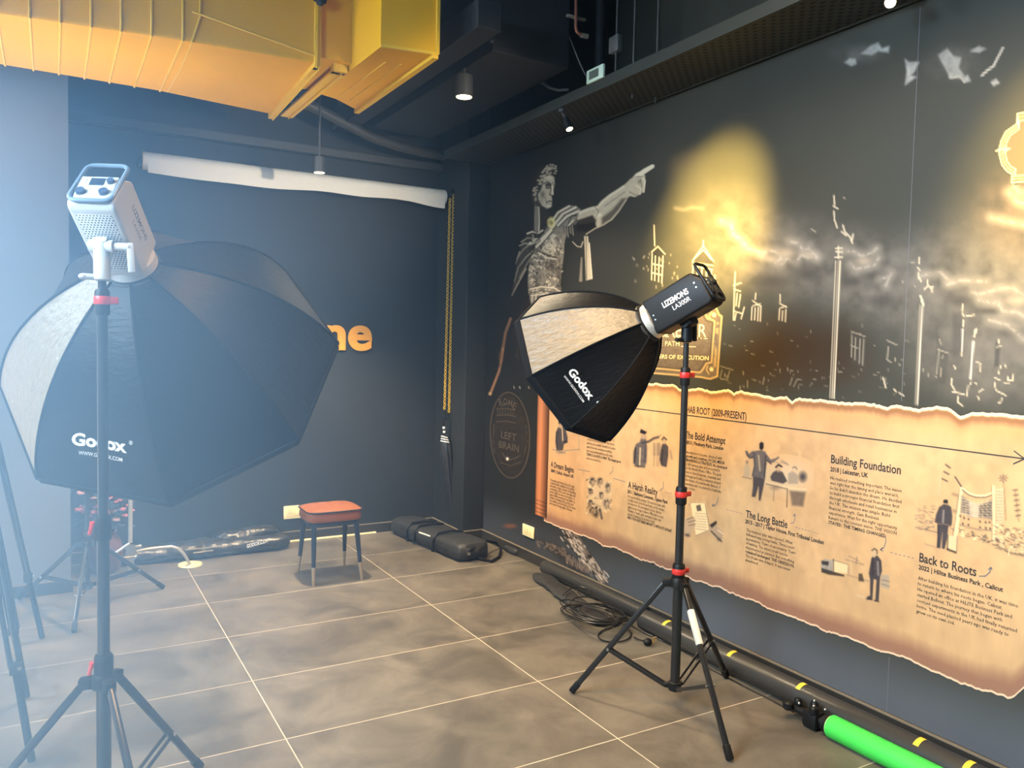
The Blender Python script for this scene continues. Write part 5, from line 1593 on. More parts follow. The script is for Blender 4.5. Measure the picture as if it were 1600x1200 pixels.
for k in range(3):
    G = []
    for i in range(3):
        t = 0.03 + k * 0.028 + i * 0.006; r = 0.036 * (0.45 + 0.75 * math.sin(min(t * 3.2, 1) * PI / 2)) * 1.06
        row = []
        for q in range(33):
            an = 2 * PI * q / 32 + t * 1.2; rr_ = r * (1 + 0.28 * abs(math.sin(an * 4)))
            row.append((rr_ * math.cos(an), rr_ * math.sin(an), t * (L - 0.1) + 0.012 * math.sin(an)))
        G.append(row)
    mb = MB(); mb.grid(G, 0, True, X); mb.build('stripe', 'inkwhite', um)
mb = MB(); mb.cyl(u1 - d * 0.04, u1, 0.006, 0.003, n=8); mb.build('tip', 'black', um)


def socket(name, label, lo, hi, axis, ncol):
    c = [(lo[i] + hi[i]) / 2 for i in range(3)]
    t = thing(name, label, 'socket', c)
    mb = MB(); mb.box(lo, hi, 0.003); mb.build('plate', 'cream', t)
    w = [hi[i] - lo[i] for i in range(3)]
    a = 0 if axis == 1 else 1
    mb = MB()
    m = [c[0], c[1], c[2]]; f = lo[axis] - 0.0015
    ins_lo = [0, 0, 0]; ins_hi = [0, 0, 0]
    for i in range(3):
        ins_lo[i] = lo[i] + w[i] * 0.15; ins_hi[i] = hi[i] - w[i] * 0.15
    ins_lo[axis] = f; ins_hi[axis] = lo[axis] + 0.002
    mb.box(ins_lo, ins_hi, 0.001); mb.build('insert', mat('cream_insert', rgb(238, 222, 170), 0.35), t)
    for k in range(3):
        q = list(c); q[axis] = f - 0.0005
        q[a] = c[a] - w[a] * 0.14 * ncol + (0, -0.008, 0.008)[k] + (0.0 if ncol else 0); q[2] = c[2] + (0.010, -0.006, -0.006)[k]
        e = list(q); e[axis] = f + 0.003
        mb = MB(); mb.cyl(q, e, 0.003, n=10); mb.build('pin_hole', 'ink', t)
    return t


p, q = ony(443, 791, YB), ony(468.5, 809, YB)
s = socket('power_socket', 'cream power socket low on the back wall left of the stool', (p.x, YB - 0.010, q.z), (q.x + 0.012, YB, p.z), 1, 1)
mb = MB(); mb.box((q.x - 0.035, YB - 0.0135, q.z + 0.03), (q.x - 0.012, YB - 0.010, p.z - 0.03), 0.001); mb.build('rocker', 'cream', s)
p, q = onx(818.5, 817, X0), onx(835.5, 845, X0)
socket('power_socket', 'cream square socket low on the mural wall under the parchment scroll rod', (X0 - 0.012, q.y, q.z + 0.012), (X0 - 0.002, p.y, p.z - 0.002), 0, 0)

sg = thing('wall_sign', 'orange raised letters n and e on the dark back wall', 'sign', ony(545, 547, YB))


def letter3d(ch, x0, x1, base, h, name):
    cu = bpy.data.curves.new('lettering', 'FONT'); cu.body = ch; cu.size = 1; cu.offset = 0.02; cu.extrude = 0.04; cu.bevel_depth = 0.012; cu.resolution_u = 6
    o = bpy.data.objects.new('lettering', cu); me = bpy.data.meshes.new_from_object(o)
    vs = [v.co.copy() for v in me.vertices]; fs = [tuple(p.vertices) for p in me.polygons]
    bpy.data.objects.remove(o); bpy.data.curves.remove(cu); bpy.data.meshes.remove(me)
    ax = min(v.x for v in vs); bx = max(v.x for v in vs); ay = min(v.y for v in vs); by = max(v.y for v in vs)
    mb = MB(); mb.add([(x0 + (v.x - ax) / (bx - ax) * (x1 - x0), YB - 0.012 - v.z * 0.2, base + (v.y - ay) / (by - ay) * h) for v in vs], fs)
    mb.build(name, 'orange', sg)


hb = ony(562, 548.5, YB).z; ht = ony(562, 508.5, YB).z
letter3d('n', ony(503, 540, YB).x, ony(539, 540, YB).x, hb + 0.004, ht - hb - 0.008, 'letter')
letter3d('e', ony(543, 540, YB).x, ony(580, 540, YB).x, hb, ht - hb, 'letter')

# ================================================================== light stands, lights, softboxes


def light_stand(label, base, hubz, R, angles, collars, topz, tape=None, brace=0.10, k=1.0, side=(1, 1, 1), red='red'):
    bx, by = base
    t = thing('light_stand', label, 'light stand', (bx, by, 0), None, 'studio light stands')
    zs = [brace - 0.02] + collars + [topz]
    rad = [0.0205 * k, 0.0175 * k, 0.0145 * k, 0.0115 * k]
    for i in range(len(zs) - 1):
        mb = MB(); mb.cyl((bx, by, zs[i] + (0.0 if i == 0 else 0.0)), (bx, by, zs[i + 1]), rad[i], n=22); mb.build('pole', 'blackmetal', t)
    for i, z in enumerate(collars):
        r = rad[i] + 0.006
        mb = MB(); mb.lathe([(r * 0.9, -0.045), (r, -0.04), (r, 0.022), (r * 0.85, 0.03)], (bx, by, z), 22); c = mb.build('collar', 'black', t)
        mb = MB(); mb.lathe([(r + 0.0015, -0.012), (r + 0.0025, -0.010), (r + 0.0025, 0.010), (r + 0.0015, 0.012)], (bx, by, z - 0.002), 22) if side[i] > 0 else None
        if side[i] > 0:
            mb.box((bx + r * 0.3, by - 0.014, z - 0.012), (bx + r + 0.022, by - 0.002, z + 0.009), 0.003)
        else:
            mb.bar((bx - r - 0.004, by - 0.004, z + 0.012), (bx - r - 0.013, by - 0.004, z - 0.026), 0.016, 0.01, (1, 0, 0), bevel=0.003); mb.box((bx - r - 0.012, by - 0.008, z + 0.002), (bx - r * 0.5, by, z + 0.014), 0.002)
        mb.build('lever', red, c)
    mb = MB(); mb.lathe([(0.024, -0.035), (0.033, -0.03), (0.034, 0.0), (0.027, 0.012)], (bx, by, hubz), 22)
    for a in angles:
        ca, sa = math.cos(math.radians(a)), math.sin(math.radians(a))
        mb.bar((bx + 0.02 * ca, by + 0.02 * sa, hubz - 0.012), (bx + 0.066 * ca, by + 0.066 * sa, hubz - 0.016), 0.03, 0.034, bevel=0.004)
    mb.build('hub', 'black', t)
    mb = MB(); mb.lathe([(0.022, -0.02), (0.028, -0.016), (0.028, 0.016), (0.022, 0.02)], (bx, by, brace), 22)
    for a in angles:
        ca, sa = math.cos(math.radians(a)), math.sin(math.radians(a))
        mb.bar((bx + 0.02 * ca, by + 0.02 * sa, brace), (bx + 0.045 * ca, by + 0.045 * sa, brace), 0.022, 0.02, bevel=0.003)
    mb.build('brace_collar', 'black', t)
    for i, a in enumerate(angles):
        ca, sa = math.cos(math.radians(a)), math.sin(math.radians(a))
        top = Vector((bx + 0.056 * ca, by + 0.056 * sa, hubz - 0.018)); foot = Vector((bx + R * ca, by + R * sa, 0.012))
        mb = MB(); mb.bar(top, foot, 0.020, 0.024, bevel=0.006)
        mb.bar(top + Vector((0, 0, 0.012)), foot + Vector((0, 0, 0.012)), 0.006, 0.006)
        leg = mb.build('leg', 'blackmetal', t)
        mb = MB(); dd = (foot - top).normalized(); mb.bar(foot - dd * 0.05, foot + dd * 0.006, 0.025, 0.028, bevel=0.006); mb.build('foot_cap', 'black', leg)
        mid = top.lerp(foot, 0.60); side = Vector((-sa, ca, 0)) * 0.013
        mb = MB(); st_ = Vector((bx + 0.042 * ca, by + 0.042 * sa, brace))
        for sgn in (1, -1):
            mb.bar(st_ + side * sgn, mid + side * sgn, 0.004, 0.014)
        mb.build('strut', 'blackmetal', t)
        mb = MB(); mb.cyl(mid + side * 1.5, mid - side * 1.5, 0.006, n=10); mb.build('rivet', 'steel', leg)
        if tape == i:
            mb = MB(); mb.bar(top.lerp(foot, 0.14), top.lerp(foot, 0.36), 0.0245, 0.0285, bevel=0.006); tag(mb.build('sticker', 'whitetape', leg), 'white sticker')
    return t


def monolight(apex, n, body, label, text_side, ring_mat, stand_xy, stand_top):
    R = frame_of(n)
    t = thing('studio_light', label, 'studio light', apex, R, 'studio lights')
    X = MW[t.name]
    W, H = 0.067, 0.078
    prof = [(-0.02, -H), (-0.02, H), (-0.262, H), (-0.30, H - 0.05), (-0.30, -H + 0.012), (-0.285, -H)]
    bm = bmesh.new()
    va = [bm.verts.new((-W, y, z)) for y, z in prof]; vb = [bm.verts.new((W, y, z)) for y, z in prof]
    bm.faces.new(va); bm.faces.new(vb[::-1]); k = len(prof)
    for i in range(k):
        bm.faces.new((va[i], vb[i], vb[(i + 1) % k], va[(i + 1) % k]))
    bmesh.ops.recalc_face_normals(bm, faces=list(bm.faces))
    bmesh.ops.bevel(bm, geom=list(bm.edges), offset=0.011, segments=3, profile=0.5, affect='EDGES')
    mb = MB(); mb.bm(bm); bd = mb.build('housing', body, t, True, 35, True)
    panel = 'panelwhite' if body == 'white' else 'dim'
    # control panel on the back with a carrying loop round it
    mb = MB(); mb.box((-0.052, -0.3045, -0.062), (0.052, -0.297, 0.040), 0.003); pn = mb.build('control_panel', panel, t, True, 40, True)
    mb = MB(); mb.box((-0.022, -0.307, 0.0), (0.018, -0.3035, 0.030), 0.001); mb.build('screen', 'screen', pn, True, 40, True)
    for x, z, r in ((-0.034, -0.032, 0.014), (0.030, -0.032, 0.014), (0.036, 0.016, 0.011)):
        mb = MB(); mb.cyl((x, -0.300, z), (x, -0.314, z), r, r * 0.9, n=20); mb.build('knob', 'knob' if body == 'white' else 'black', pn, True, 40, True)
    for z in (0.008, 0.022):
        mb = MB(); mb.box((-0.045, -0.306, z - 0.004), (-0.032, -0.303, z + 0.004), 0.001); mb.build('button', 'panelwhite', pn, True, 40, True)
    pts = []
    hw, z0, z1, rc = 0.060, -0.068, 0.104, 0.022
    for cx_, cz, a0 in ((hw - rc, z1 - rc, 0), (-hw + rc, z1 - rc, 90), (-hw + rc, z0 + rc, 180), (hw - rc, z0 + rc, 270)):
        for j in range(5):
            a = math.radians(a0 + 22.5 * j); pts.append((cx_ + rc * math.cos(a), -0.306 + (0.012 if cz > 0 else 0), cz + rc * math.sin(a)))
    mb = MB(); mb.tube(pts, 0.0065, 8, closed=True); mb.build('handle', mat('slate_handle', rgb(120, 138, 156), 0.3) if body == 'white' else 'black', t, True, 40, True)
    # vented underside
    mb = MB(); mb.box((-0.050, -0.262, -H - 0.001), (0.050, -0.05, -H + 0.004), 0.0008)
    mb.build('vent_grille', 'vent' if body == 'white' else 'dim', t, True, 40, True)
    mb = MB(); mb.box((-0.012, -0.283, -H + 0.002), (0.006, -0.278, -H + 0.010)); mb.build('port', 'ink', t, False, 40, True)
    # lettering on the visible flank
    mb = MB()
    if text_side > 0:
        put_text(mb, 'LIZEMONS', lambda x, y: (W + 0.0006, -0.215 + x, 0.012 + y), 0.13, 0.019, 0.02)
        put_text(mb, 'LA300R', lambda x, y: (W + 0.0006, -0.185 + x, -0.018 + y), 0.075, 0.015)
        mb.build('lettering', 'inkgrey', bd, False, 40, True)
    else:
        put_text(mb, 'LIZEMONS', lambda x, y: (-W - 0.0006, -0.10 - x, 0.004 + y), 0.125, 0.024, 0.025)
        put_text(mb, 'LA300R', lambda x, y: (-W - 0.0006, -0.135 - x, -0.026 + y), 0.085, 0.02)
        mb.build('lettering', 'inkwhite', bd, False, 40, True)
        for y, z in ((-0.045, 0.0), (-0.045, -0.02), (-0.262, 0.03), (-0.262, 0.01)):
            mb = MB(); mb.cyl((-W - 0.001, y, z), (-W + 0.002, y, z), 0.0035, n=10); mb.build('screw', 'steel', bd, True, 40, True)
    # mounting ring at the front
    mb = MB(); mb.lathe([(0.068, -0.03), (0.078, -0.026), (0.080, 0.004), (0.072, 0.008)], (0, 0, 0), 32, X=Matrix.Rotation(-PI / 2, 4, 'X')); mb.build('mounting_ring', ring_mat, t, True, 40, True)
    # yoke down to the stand
    piv = X @ Vector((0, -0.17, -H - 0.004)); ftop = Vector((stand_xy[0], stand_xy[1], stand_top))
    bmat = 'white' if body == 'white' else 'black'
    r = X.to_3x3() @ Vector((1, 0, 0))
    elbow = Vector((ftop.x, ftop.y, piv.z - 0.018))
    mb = MB(); mb.bar(piv + (piv - elbow) * 0.1, elbow, 0.05, 0.045, bevel=0.01)
    mb.lathe([(0.018, 0.0), (0.023, 0.004), (0.023, piv.z - 0.01 - stand_top + 0.03), (0.017, piv.z - stand_top + 0.028)], (ftop.x, ftop.y, stand_top - 0.03), 20)
    mb.cyl(elbow - r * 0.034, elbow + r * 0.034, 0.019, n=18)
    mb.build('bracket', bmat, t)
    mb = MB(); e = elbow + r * 0.034
    mb.cyl(e, e + r * 0.045, 0.011, n=14); e2 = e + r * 0.045
    mb.bar(e2 + Vector((0, 0, 0.012)), e2 + r * 0.006 + Vector((0, 0, -0.075)), 0.02, 0.014, (0, 1, 0), bevel=0.005); mb.build('tilt_lever', bmat, t)
    mb = MB(); kz = stand_top - 0.02; mb.cyl((ftop.x - 0.02, ftop.y, kz), (ftop.x - 0.05, ftop.y, kz), 0.009, n=12); mb.ball((ftop.x - 0.05, ftop.y, kz), (0.012, 0.012, 0.009), 10); mb.build('locking_knob', bmat, t)
    return t


def softbox(apex, n, D, Rr, phase, label, logos, bulge, sag=0.05):
    apex = Vector(apex); n = Vector(n).normalized()
    R = frame_of(n)
    t = thing('softbox', label, 'softbox', apex, R, 'octagonal softboxes')
    u = n.cross(Vector((0, 0, 1))).normalized(); v = u.cross(n)
    r0 = 0.083

    def P(i, s, q):
        """panel i, s across 0..1, q from ring 0 to rim 1"""
        g = (1 - bulge) * q + bulge * math.sin(q * PI / 2); h = (1 - bulge) * q + bulge * (1 - math.cos(q * PI / 2))
        rad = r0 + (Rr - r0) * g
        a = phase + i * PI / 4; b = a + PI / 4
        ca = (1 - s) * math.cos(a) + s * math.cos(b); sa = (1 - s) * math.sin(a) + s * math.sin(b)
        k = 1 - sag * 4 * s * (1 - s) * math.sin(PI * min(q * 1.0, 1)) ** 0.8
        return apex + n * (D * h) + (u * ca + v * sa) * rad * k
    for i in range(8):
        mb = MB()
        mb.grid([[P(i, s / 14, q / 22) for s in range(15)] for q in range(23)])
        o = mb.build('fabric_panel', 'silver' if i == 0 else 'nylon', t)  # first panel gets the nylon with reflected light in its colour
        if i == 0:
            o['label'] = 'fabric panel with painted sheen'
        if i in logos:
            for (txt, b0, b1, cap, bold, nm) in logos[i]:
                def loc(px, py):
                    best = None; s0, s1, q0, q1 = 0, 1, 0.05, 1
                    for it in range(5):
                        for a_ in np.linspace(s0, s1, 13):
                            for c_ in np.linspace(q0, q1, 13):
                                pt = np.array(P(i, a_, c_))[None]
                                x, y = proj_arr(pt); e = (x[0] - px) ** 2 + (y[0] - py) ** 2
                                if best is None or e < best[0]:
                                    best = (e, a_, c_)
                        w = 0.16 / (3 ** it)
                        s0, s1, q0, q1 = best[1] - w, best[1] + w, max(0.02, best[2] - w), min(1, best[2] + w)
                    return np.array(best[1:])
                A = loc(*b0); Bv = loc(*b1); Cv = loc(b0[0] + cap[0], b0[1] + cap[1])

                def fn(x, y, A=A, Bv=Bv, Cv=Cv):
                    sq = A + (Bv - A) * x + (Cv - A) * y
                    p = P(i, sq[0], sq[1]); e = 0.004
                    du = P(i, sq[0] + e, sq[1]) - p; dv = P(i, sq[0], sq[1] + e) - p
                    nn = du.cross(dv).normalized()
                    if nn.dot(p - (apex + n * D * 0.6)) < 0:
                        nn = -nn
                    return p + nn * 0.0025
                mb = MB(); put_text(mb, txt, fn, 1.0, 1.0, bold, 3)
                mb.build(nm, 'inkwhite', o, False)
        mb = MB(); mb.tube([P(i, 0, q / 16) + (P(i, 0, q / 16) - (apex + n * D)).normalized() * 0.002 for q in range(17)], 0.004, 6); mb.build('rib_seam', 'trim', t)
    rim = [P(i, 0, 1) for i in range(8)]
    mb = MB(); mb.tube(rim, 0.006, 6, closed=True)
    for i in range(8):
        a, b = rim[i], rim[(i + 1) % 8]; mb.add([a, b, b + n * 0.03, a + n * 0.03], [(0, 1, 2, 3)])
    mb.build('front_rim', 'trim', t)
    mb = MB(); c = apex + n * (D - 0.005); mb.add([c] + [c + (p - c) * 0.965 + n * 0.004 for p in rim], [(0, i + 1, (i + 1) % 8 + 1) for i in range(8)]); mb.build('diffuser', 'diffuser', t)
    mb = MB(); mb.lathe([(0.070, 0.0), (0.088, 0.001), (0.088, 0.012), (0.070, 0.014)], (0, 0, 0), 32, X=Matrix.Translation(apex) @ n.to_track_quat('Z', 'Y').to_matrix().to_4x4()); mb.build('speed_ring', 'dim', t)
    return t


NL = Vector((0.345, 0.669, -0.658)); AL = Vector((0.22, 2.787, 1.773)); SL = (0.130, 2.617)
NR = Vector((-0.356, 0.798, -0.485)); AR = Vector((2.228, 2.655, 1.658)); SR = (2.305, 2.520)
light_stand('black light stand with red levers, nearest on the left, under the big softbox', SL, 0.525, 0.455, (45, 165, 285), [0.565, 0.985, 1.650], 1.704, side=(-1, -1, 1))
monolight(AL, NL, 'white', 'white studio light with control knobs on the left stand', 1, 'white', SL, 1.735)
softbox(AL + NL * 0.014, NL, 0.482, 0.586, 3.345, 'large black octagonal softbox on the left stand, side with painted sheen facing the window',
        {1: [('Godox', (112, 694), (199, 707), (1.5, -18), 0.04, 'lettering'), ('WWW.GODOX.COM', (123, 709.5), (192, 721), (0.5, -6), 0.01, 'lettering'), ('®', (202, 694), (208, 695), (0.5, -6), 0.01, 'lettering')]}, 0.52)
light_stand('black light stand with red levers in front of the parchment, under the smaller softbox', SR, 0.56, 0.447, (133.6, 255.7, 15.7), [0.60, 0.93, 1.435], 1.569, tape=1)
monolight(AR, NR, 'black', 'black studio light with white lettering in front of the plaque', -1, 'silverpaint', SR, 1.60)
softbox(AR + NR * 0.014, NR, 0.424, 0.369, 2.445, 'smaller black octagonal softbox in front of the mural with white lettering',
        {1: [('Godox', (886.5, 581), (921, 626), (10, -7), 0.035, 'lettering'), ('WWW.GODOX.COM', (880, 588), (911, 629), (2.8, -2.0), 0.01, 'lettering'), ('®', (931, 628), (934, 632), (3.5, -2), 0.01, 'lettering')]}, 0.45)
# small tripod stand at the back
light_stand('small dim light stand standing behind the left stand, beside the grey pillar', (0.17, 5.05), 0.375, 0.44, (260, 20, 140), [0.42], 1.15, brace=0.12, k=0.7, red='dim')

# clamp arm with a round foot


def arm_stand():
    Yc = 5.56
    t = thing('clamp_arm', 'silver gooseneck arm with a cream round foot on the floor before the crumpled bag', 'clamp arm', (0.807, 5.66, 0))
    f = onz(297, 881, 0.012)
    mb = MB(); mb.lathe([(0.072, 0), (0.078, 0.004), (0.074, 0.014), (0.03, 0.018)], (f.x, f.y, 0.0), 30); tag(mb.build('round_foot', 'cream', t), 'cream round foot')
    pts = [ony(x, y, yy) for x, y, yy in ((213, 861, Yc), (230, 858, Yc), (250, 855.5, Yc), (268, 854, Yc), (278, 857, Yc), (286, 864, Yc), (292, 873, Yc), (296, 881, f.y - 0.02))]
    pts[-1].z = 0.02
    mb = MB(); mb.tube(pts, 0.010, 10); mb.build('gooseneck', 'silverpaint', t)
    a, b = ony(204, 764, Yc), ony(203.5, 848, Yc)
    mb = MB(); mb.cyl(a, b, 0.013, n=14); mb.build('tube', 'silverpaint', t)
    a, b = ony(179, 865, Yc), ony(203, 849, Yc)
    mb = MB(); mb.cyl(a, b, 0.011, n=12); mb.build('tube', 'silverpaint', t)
    c = ony(204, 862, Yc)
    mb = MB(); mb.box((c.x - 0.03, Yc - 0.025, c.z - 0.05), (c.x + 0.03, Yc + 0.025, c.z + 0.045), 0.012)
    mb.cyl((c.x - 0.045, Yc, c.z + 0.03), (c.x + 0.055, Yc, c.z + 0.03), 0.011, n=12); mb.cyl((c.x - 0.055, Yc - 0.02, c.z - 0.03), (c.x + 0.03, Yc - 0.02, c.z - 0.03), 0.009, n=12)
    mb.box((c.x - 0.02, Yc - 0.02, 0.0), (c.x + 0.02, Yc + 0.02, c.z), 0.006)
    mb.build('clamp', 'steel', t)
    for dx, dz_ in ((0.055, 0.03), (-0.055, -0.03), (0.03, -0.03)):
        mb = MB(); mb.ball((c.x + dx, Yc - (0.02 if dz_ < 0 else 0), c.z + dz_), 0.013, 10); mb.build('knob', 'steel', t)


arm_stand()


def tripod(label, c, feet, top, tape=False):
    t = thing('tripod', label, 'tripod', (c[0], c[1], 0), None, 'tripods at the left edge')
    mb = MB(); mb.lathe([(0.03, -0.06), (0.05, -0.04), (0.05, 0.02), (0.03, 0.04)], (c[0], c[1], top), 20); mb.build('head', 'black', t)
    mb = MB(); mb.cyl((c[0], c[1], top - 0.5), (c[0], c[1], top + 0.2), 0.014, n=14); mb.build('centre_column', 'blackmetal', t)
    for i, f in enumerate(feet):
        d = Vector((f[0] - c[0], f[1] - c[1], 0)).normalized()
        a = Vector((c[0], c[1], top - 0.02)) + d * 0.04; b = Vector((f[0], f[1], 0.012)); s = Vector((-d.y, d.x, 0)) * 0.016
        m = a.lerp(b, 0.72)
        mb = MB(); mb.cyl(a + s, m + s, 0.0095, n=10); mb.cyl(a - s, m - s, 0.0095, n=10); mb.box((m.x - 0.02, m.y - 0.02, m.z - 0.025), (m.x + 0.02, m.y + 0.02, m.z + 0.02), 0.006)
        lg = mb.build('leg', 'blackmetal', t)
        mb = MB(); mb.cyl(m, b, 0.0135, n=12); mb.build('lower_tube', 'black', lg)
        mb = MB(); mb.cyl(m + d * 0.022, m + d * 0.026, 0.007, n=10); mb.build('rivet', 'steel', lg)
        if tape and i == 0:
            mb = MB(); mb.cyl(a.lerp(b, 0.60) + s * 1.4, a.lerp(b, 0.72) + s * 1.4, 0.0115, n=12); tag(mb.build('sticker', 'whitetape', lg), 'white sticker')


tripod('black tripod cut by the left edge, farther of the two, before the grey pillar', (-0.29, 4.45), [(-0.048, 4.581), (-0.53, 4.61), (-0.30, 4.16)], 1.2)
tripod('black tripod cut by the left edge, nearer of the two, beside the big light stand', (-0.27, 3.55), [(-0.098, 3.853), (-0.069, 3.25), (-0.62, 3.55)], 1.2, True)

# ================================================================== stool
st_c = (1.572, 5.035)
stl = thing('stool', 'tan leather topped stool with dark tapered legs in the middle of the floor', 'stool', (st_c[0], st_c[1], 0))


def rounded_pad(cx_, cy_, hx, hy, rc, zs, m=48):
    """zs: list of (z, inset); rounded rectangle rings"""
    G = []
    for z, ins in zs:
        row = []
        for k in range(m + 1):
            a = 2 * PI * k / m
            c, s = math.cos(a), math.sin(a); e = 0.38
            row.append((cx_ + (hx - ins) * math.copysign(abs(c) ** e, c), cy_ + (hy - ins) * math.copysign(abs(s) ** e, s), z))
        G.append(row)
    return G


hx, hy = 0.180, 0.150
mb = MB(); G = rounded_pad(st_c[0], st_c[1], hx, hy, 0.06, [(0.385, 0.02), (0.388, 0.004), (0.40, 0.0), (0.43, 0.002), (0.450, 0.008)]); mb.grid(G); mb.add([p for p in G[0][:-1]], [tuple(range(48))]); mb.build('seat_side', 'leather', stl)
N = 40
G = []
for i in range(N + 1):
    row = []
    for j in range(N + 1):
        a = -1 + 2 * i / N; b = -1 + 2 * j / N
        m_ = max(abs(a), abs(b)); L_ = math.hypot(a, b) + 1e-9
        # square to superellipse
        f = max(abs(a / (m_ + 1e-9)) ** 5 + abs(b / (m_ + 1e-9)) ** 5, 1.0) ** (-0.2)
        x = a * f; y = b * f
        z = 0.456 + 0.022 * (1 - m_ ** 3.0) - 0.004 * m_ ** 8
        for tx in (-0.42, 0.0, 0.42):
            for ty in (-0.3, 0.3):
                r = math.hypot((x - tx - (0.0)) * 1.2, y - ty)
                z -= 0.010 * math.exp(-(r / 0.10) ** 2)
        row.append((st_c[0] + x * (hx + 0.002), st_c[1] + y * (hy + 0.002), z))
    G.append(row)
mb = MB(); mb.grid(G, flip=True); mb.build('cushion', 'leather', stl)
mb = MB(); ring = rounded_pad(st_c[0], st_c[1], hx + 0.003, hy + 0.003, 0.06, [(0.4525, 0)])[0][:-1]; mb.tube(ring, 0.0045, 6, closed=True); mb.build('piping', 'piping', stl)
mb = MB(); mb.grid(rounded_pad(st_c[0], st_c[1], hx - 0.012, hy - 0.012, 0.05, [(0.366, 0.0), (0.392, 0.0)])); mb.add([p for p in rounded_pad(st_c[0], st_c[1], hx - 0.012, hy - 0.012, 0.05, [(0.366, 0)])[0][:-1]], [tuple(range(48))]); mb.build('apron', 'leg', stl)
for sx, sy in ((-1, -1), (1, -1), (-1, 1), (1, 1)):
    a = Vector((st_c[0] + sx * 0.138, st_c[1] + sy * 0.112, 0.372)); b = Vector((st_c[0] + sx * 0.158, st_c[1] + sy * 0.178, 0.0)); m_ = a.lerp(b, 0.70)
    mb = MB(); mb.cyl(a, m_, 0.0185, 0.0125, n=18); lg = mb.build('leg', 'leg', stl)
    mb = MB(); mb.cyl(m_, b, 0.0127, 0.0085, n=18); mb.build('brass_tip', 'brass', lg)

# ================================================================== bags, rolls, cables on the floor


def soft_body(mb, p0, p1, w, h, seed, nz=0.18, nu=46, nv=26, taper=0.12, flat=0.8):
    p0, p1 = Vector(p0), Vector(p1); d = (p1 - p0); L = d.length; d.normalize(); s = Vector((d.y, -d.x, 0))
    G = []
    for i in range(nu + 1):
        t = i / nu; e = min(1.0, (min(t, 1 - t) / taper)) if taper else 1
        e = max(0.03, math.sqrt(1 - (1 - e) ** 2)); row = []
        for k in range(nv + 1):
            a = 2 * PI * k / nv; c, q = math.cos(a), math.sin(a)
            x = math.copysign(abs(c) ** flat, c); z = math.copysign(abs(q) ** flat, q)
            nn = 1 + nz * 3 * (float(fbm(np.array(t * L * 7 + seed), np.array(2.3 * c + 9 + 1.7 * q), 4)) - 0.47)
            zz = h / 2 + z * h / 2 * e * (nn if z > -0.2 else 1)
            if z <= -0.2:
                zz = max(0.002, h / 2 * (1 - e * 0.99))if z < -0.9 else max(0.002, zz)
            row.append(tuple(p0 + d * (t * L) + s * (x * w / 2 * e * nn) + Vector((0, 0, zz))))
        G.append(row)
    mb.grid(G, flip=False)
    mb.add(G[0][:-1], [tuple(range(nv))]); mb.add(G[-1][:-1], [tuple(range(nv))])


bgr = thing('equipment_bag', 'long black equipment bag with straps lying at the foot of the corner column', 'bag', (2.55, 5.4, 0))
mb = MB(); soft_body(mb, (2.47, 5.97, 0), (2.60, 4.92, 0), 0.27, 0.135, 3.0, 0.07, taper=0.05, flat=0.55); body = mb.build('bag_body', 'bag', bgr)
for t in (0.32, 0.42, 0.68):
    c = Vector((2.47, 5.97, 0)).lerp(Vector((2.60, 4.92, 0)), t)
    mb = MB(); mb.tube([(c.x - 0.145, c.y, 0.01), (c.x - 0.142, c.y, 0.09), (c.x - 0.10, c.y, 0.143), (c.x, c.y, 0.150), (c.x + 0.10, c.y, 0.14)], 0.009, 6); mb.build('strap', 'trim', bgr)
mb = MB(); mb.tube([onz(x, y, z) for x, y, z in ((655, 832, 0.15), (664, 835, 0.155), (672, 838, 0.15))], 0.006, 6); tag(mb.build('zip_pull', 'whitetape', bgr), 'pale zip flap')
mb = MB(); mb.tube([onz(x, y, z) for x, y, z in ((733, 862, 0.09), (745, 852, 0.10), (760, 845, 0.09), (775, 848, 0.05), (783, 858, 0.02), (780, 870, 0.012), (768, 877, 0.012), (752, 874, 0.012), (738, 866, 0.03))], 0.010, 7); mb.build('carry_loop', 'trim', bgr)
mb = MB(); p = onz(732, 863, 0.07); mb.box((p.x - 0.012, p.y - 0.012, p.z - 0.02), (p.x + 0.012, p.y + 0.012, p.z + 0.025), 0.004); mb.build('buckle', 'steel', bgr)
mb = MB(); p = onz(800, 868, 0.0); soft_body(mb, (p.x + 0.035, p.y + 0.14, 0), (p.x + 0.045, p.y - 0.04, 0), 0.08, 0.05, 8.0, 0.15); 
tag(mb.build('black_pouch', 'bag', None), 'small flat black pouch between the equipment bag and the mural wall', 'pouch')
cl = thing('black_clamp', 'small black clamp with shiny bolts lying against the corner column', 'clamp', onz(757, 836, 0))
p = onz(752, 838, 0.0); mb = MB(); mb.box((p.x - 0.06, p.y - 0.03, 0.0), (p.x + 0.03, p.y + 0.02, 0.07), 0.012); mb.cyl((p.x - 0.05, p.y - 0.03, 0.075), (p.x + 0.06, p.y - 0.05, 0.05), 0.014, n=12); mb.build('jaw', 'black', cl)
for dx, z in ((0.03, 0.05), (0.0, 0.08)):
    mb = MB(); mb.ball((p.x + dx, p.y - 0.05, z), 0.011, 10); mb.build('bolt', 'steel', cl)

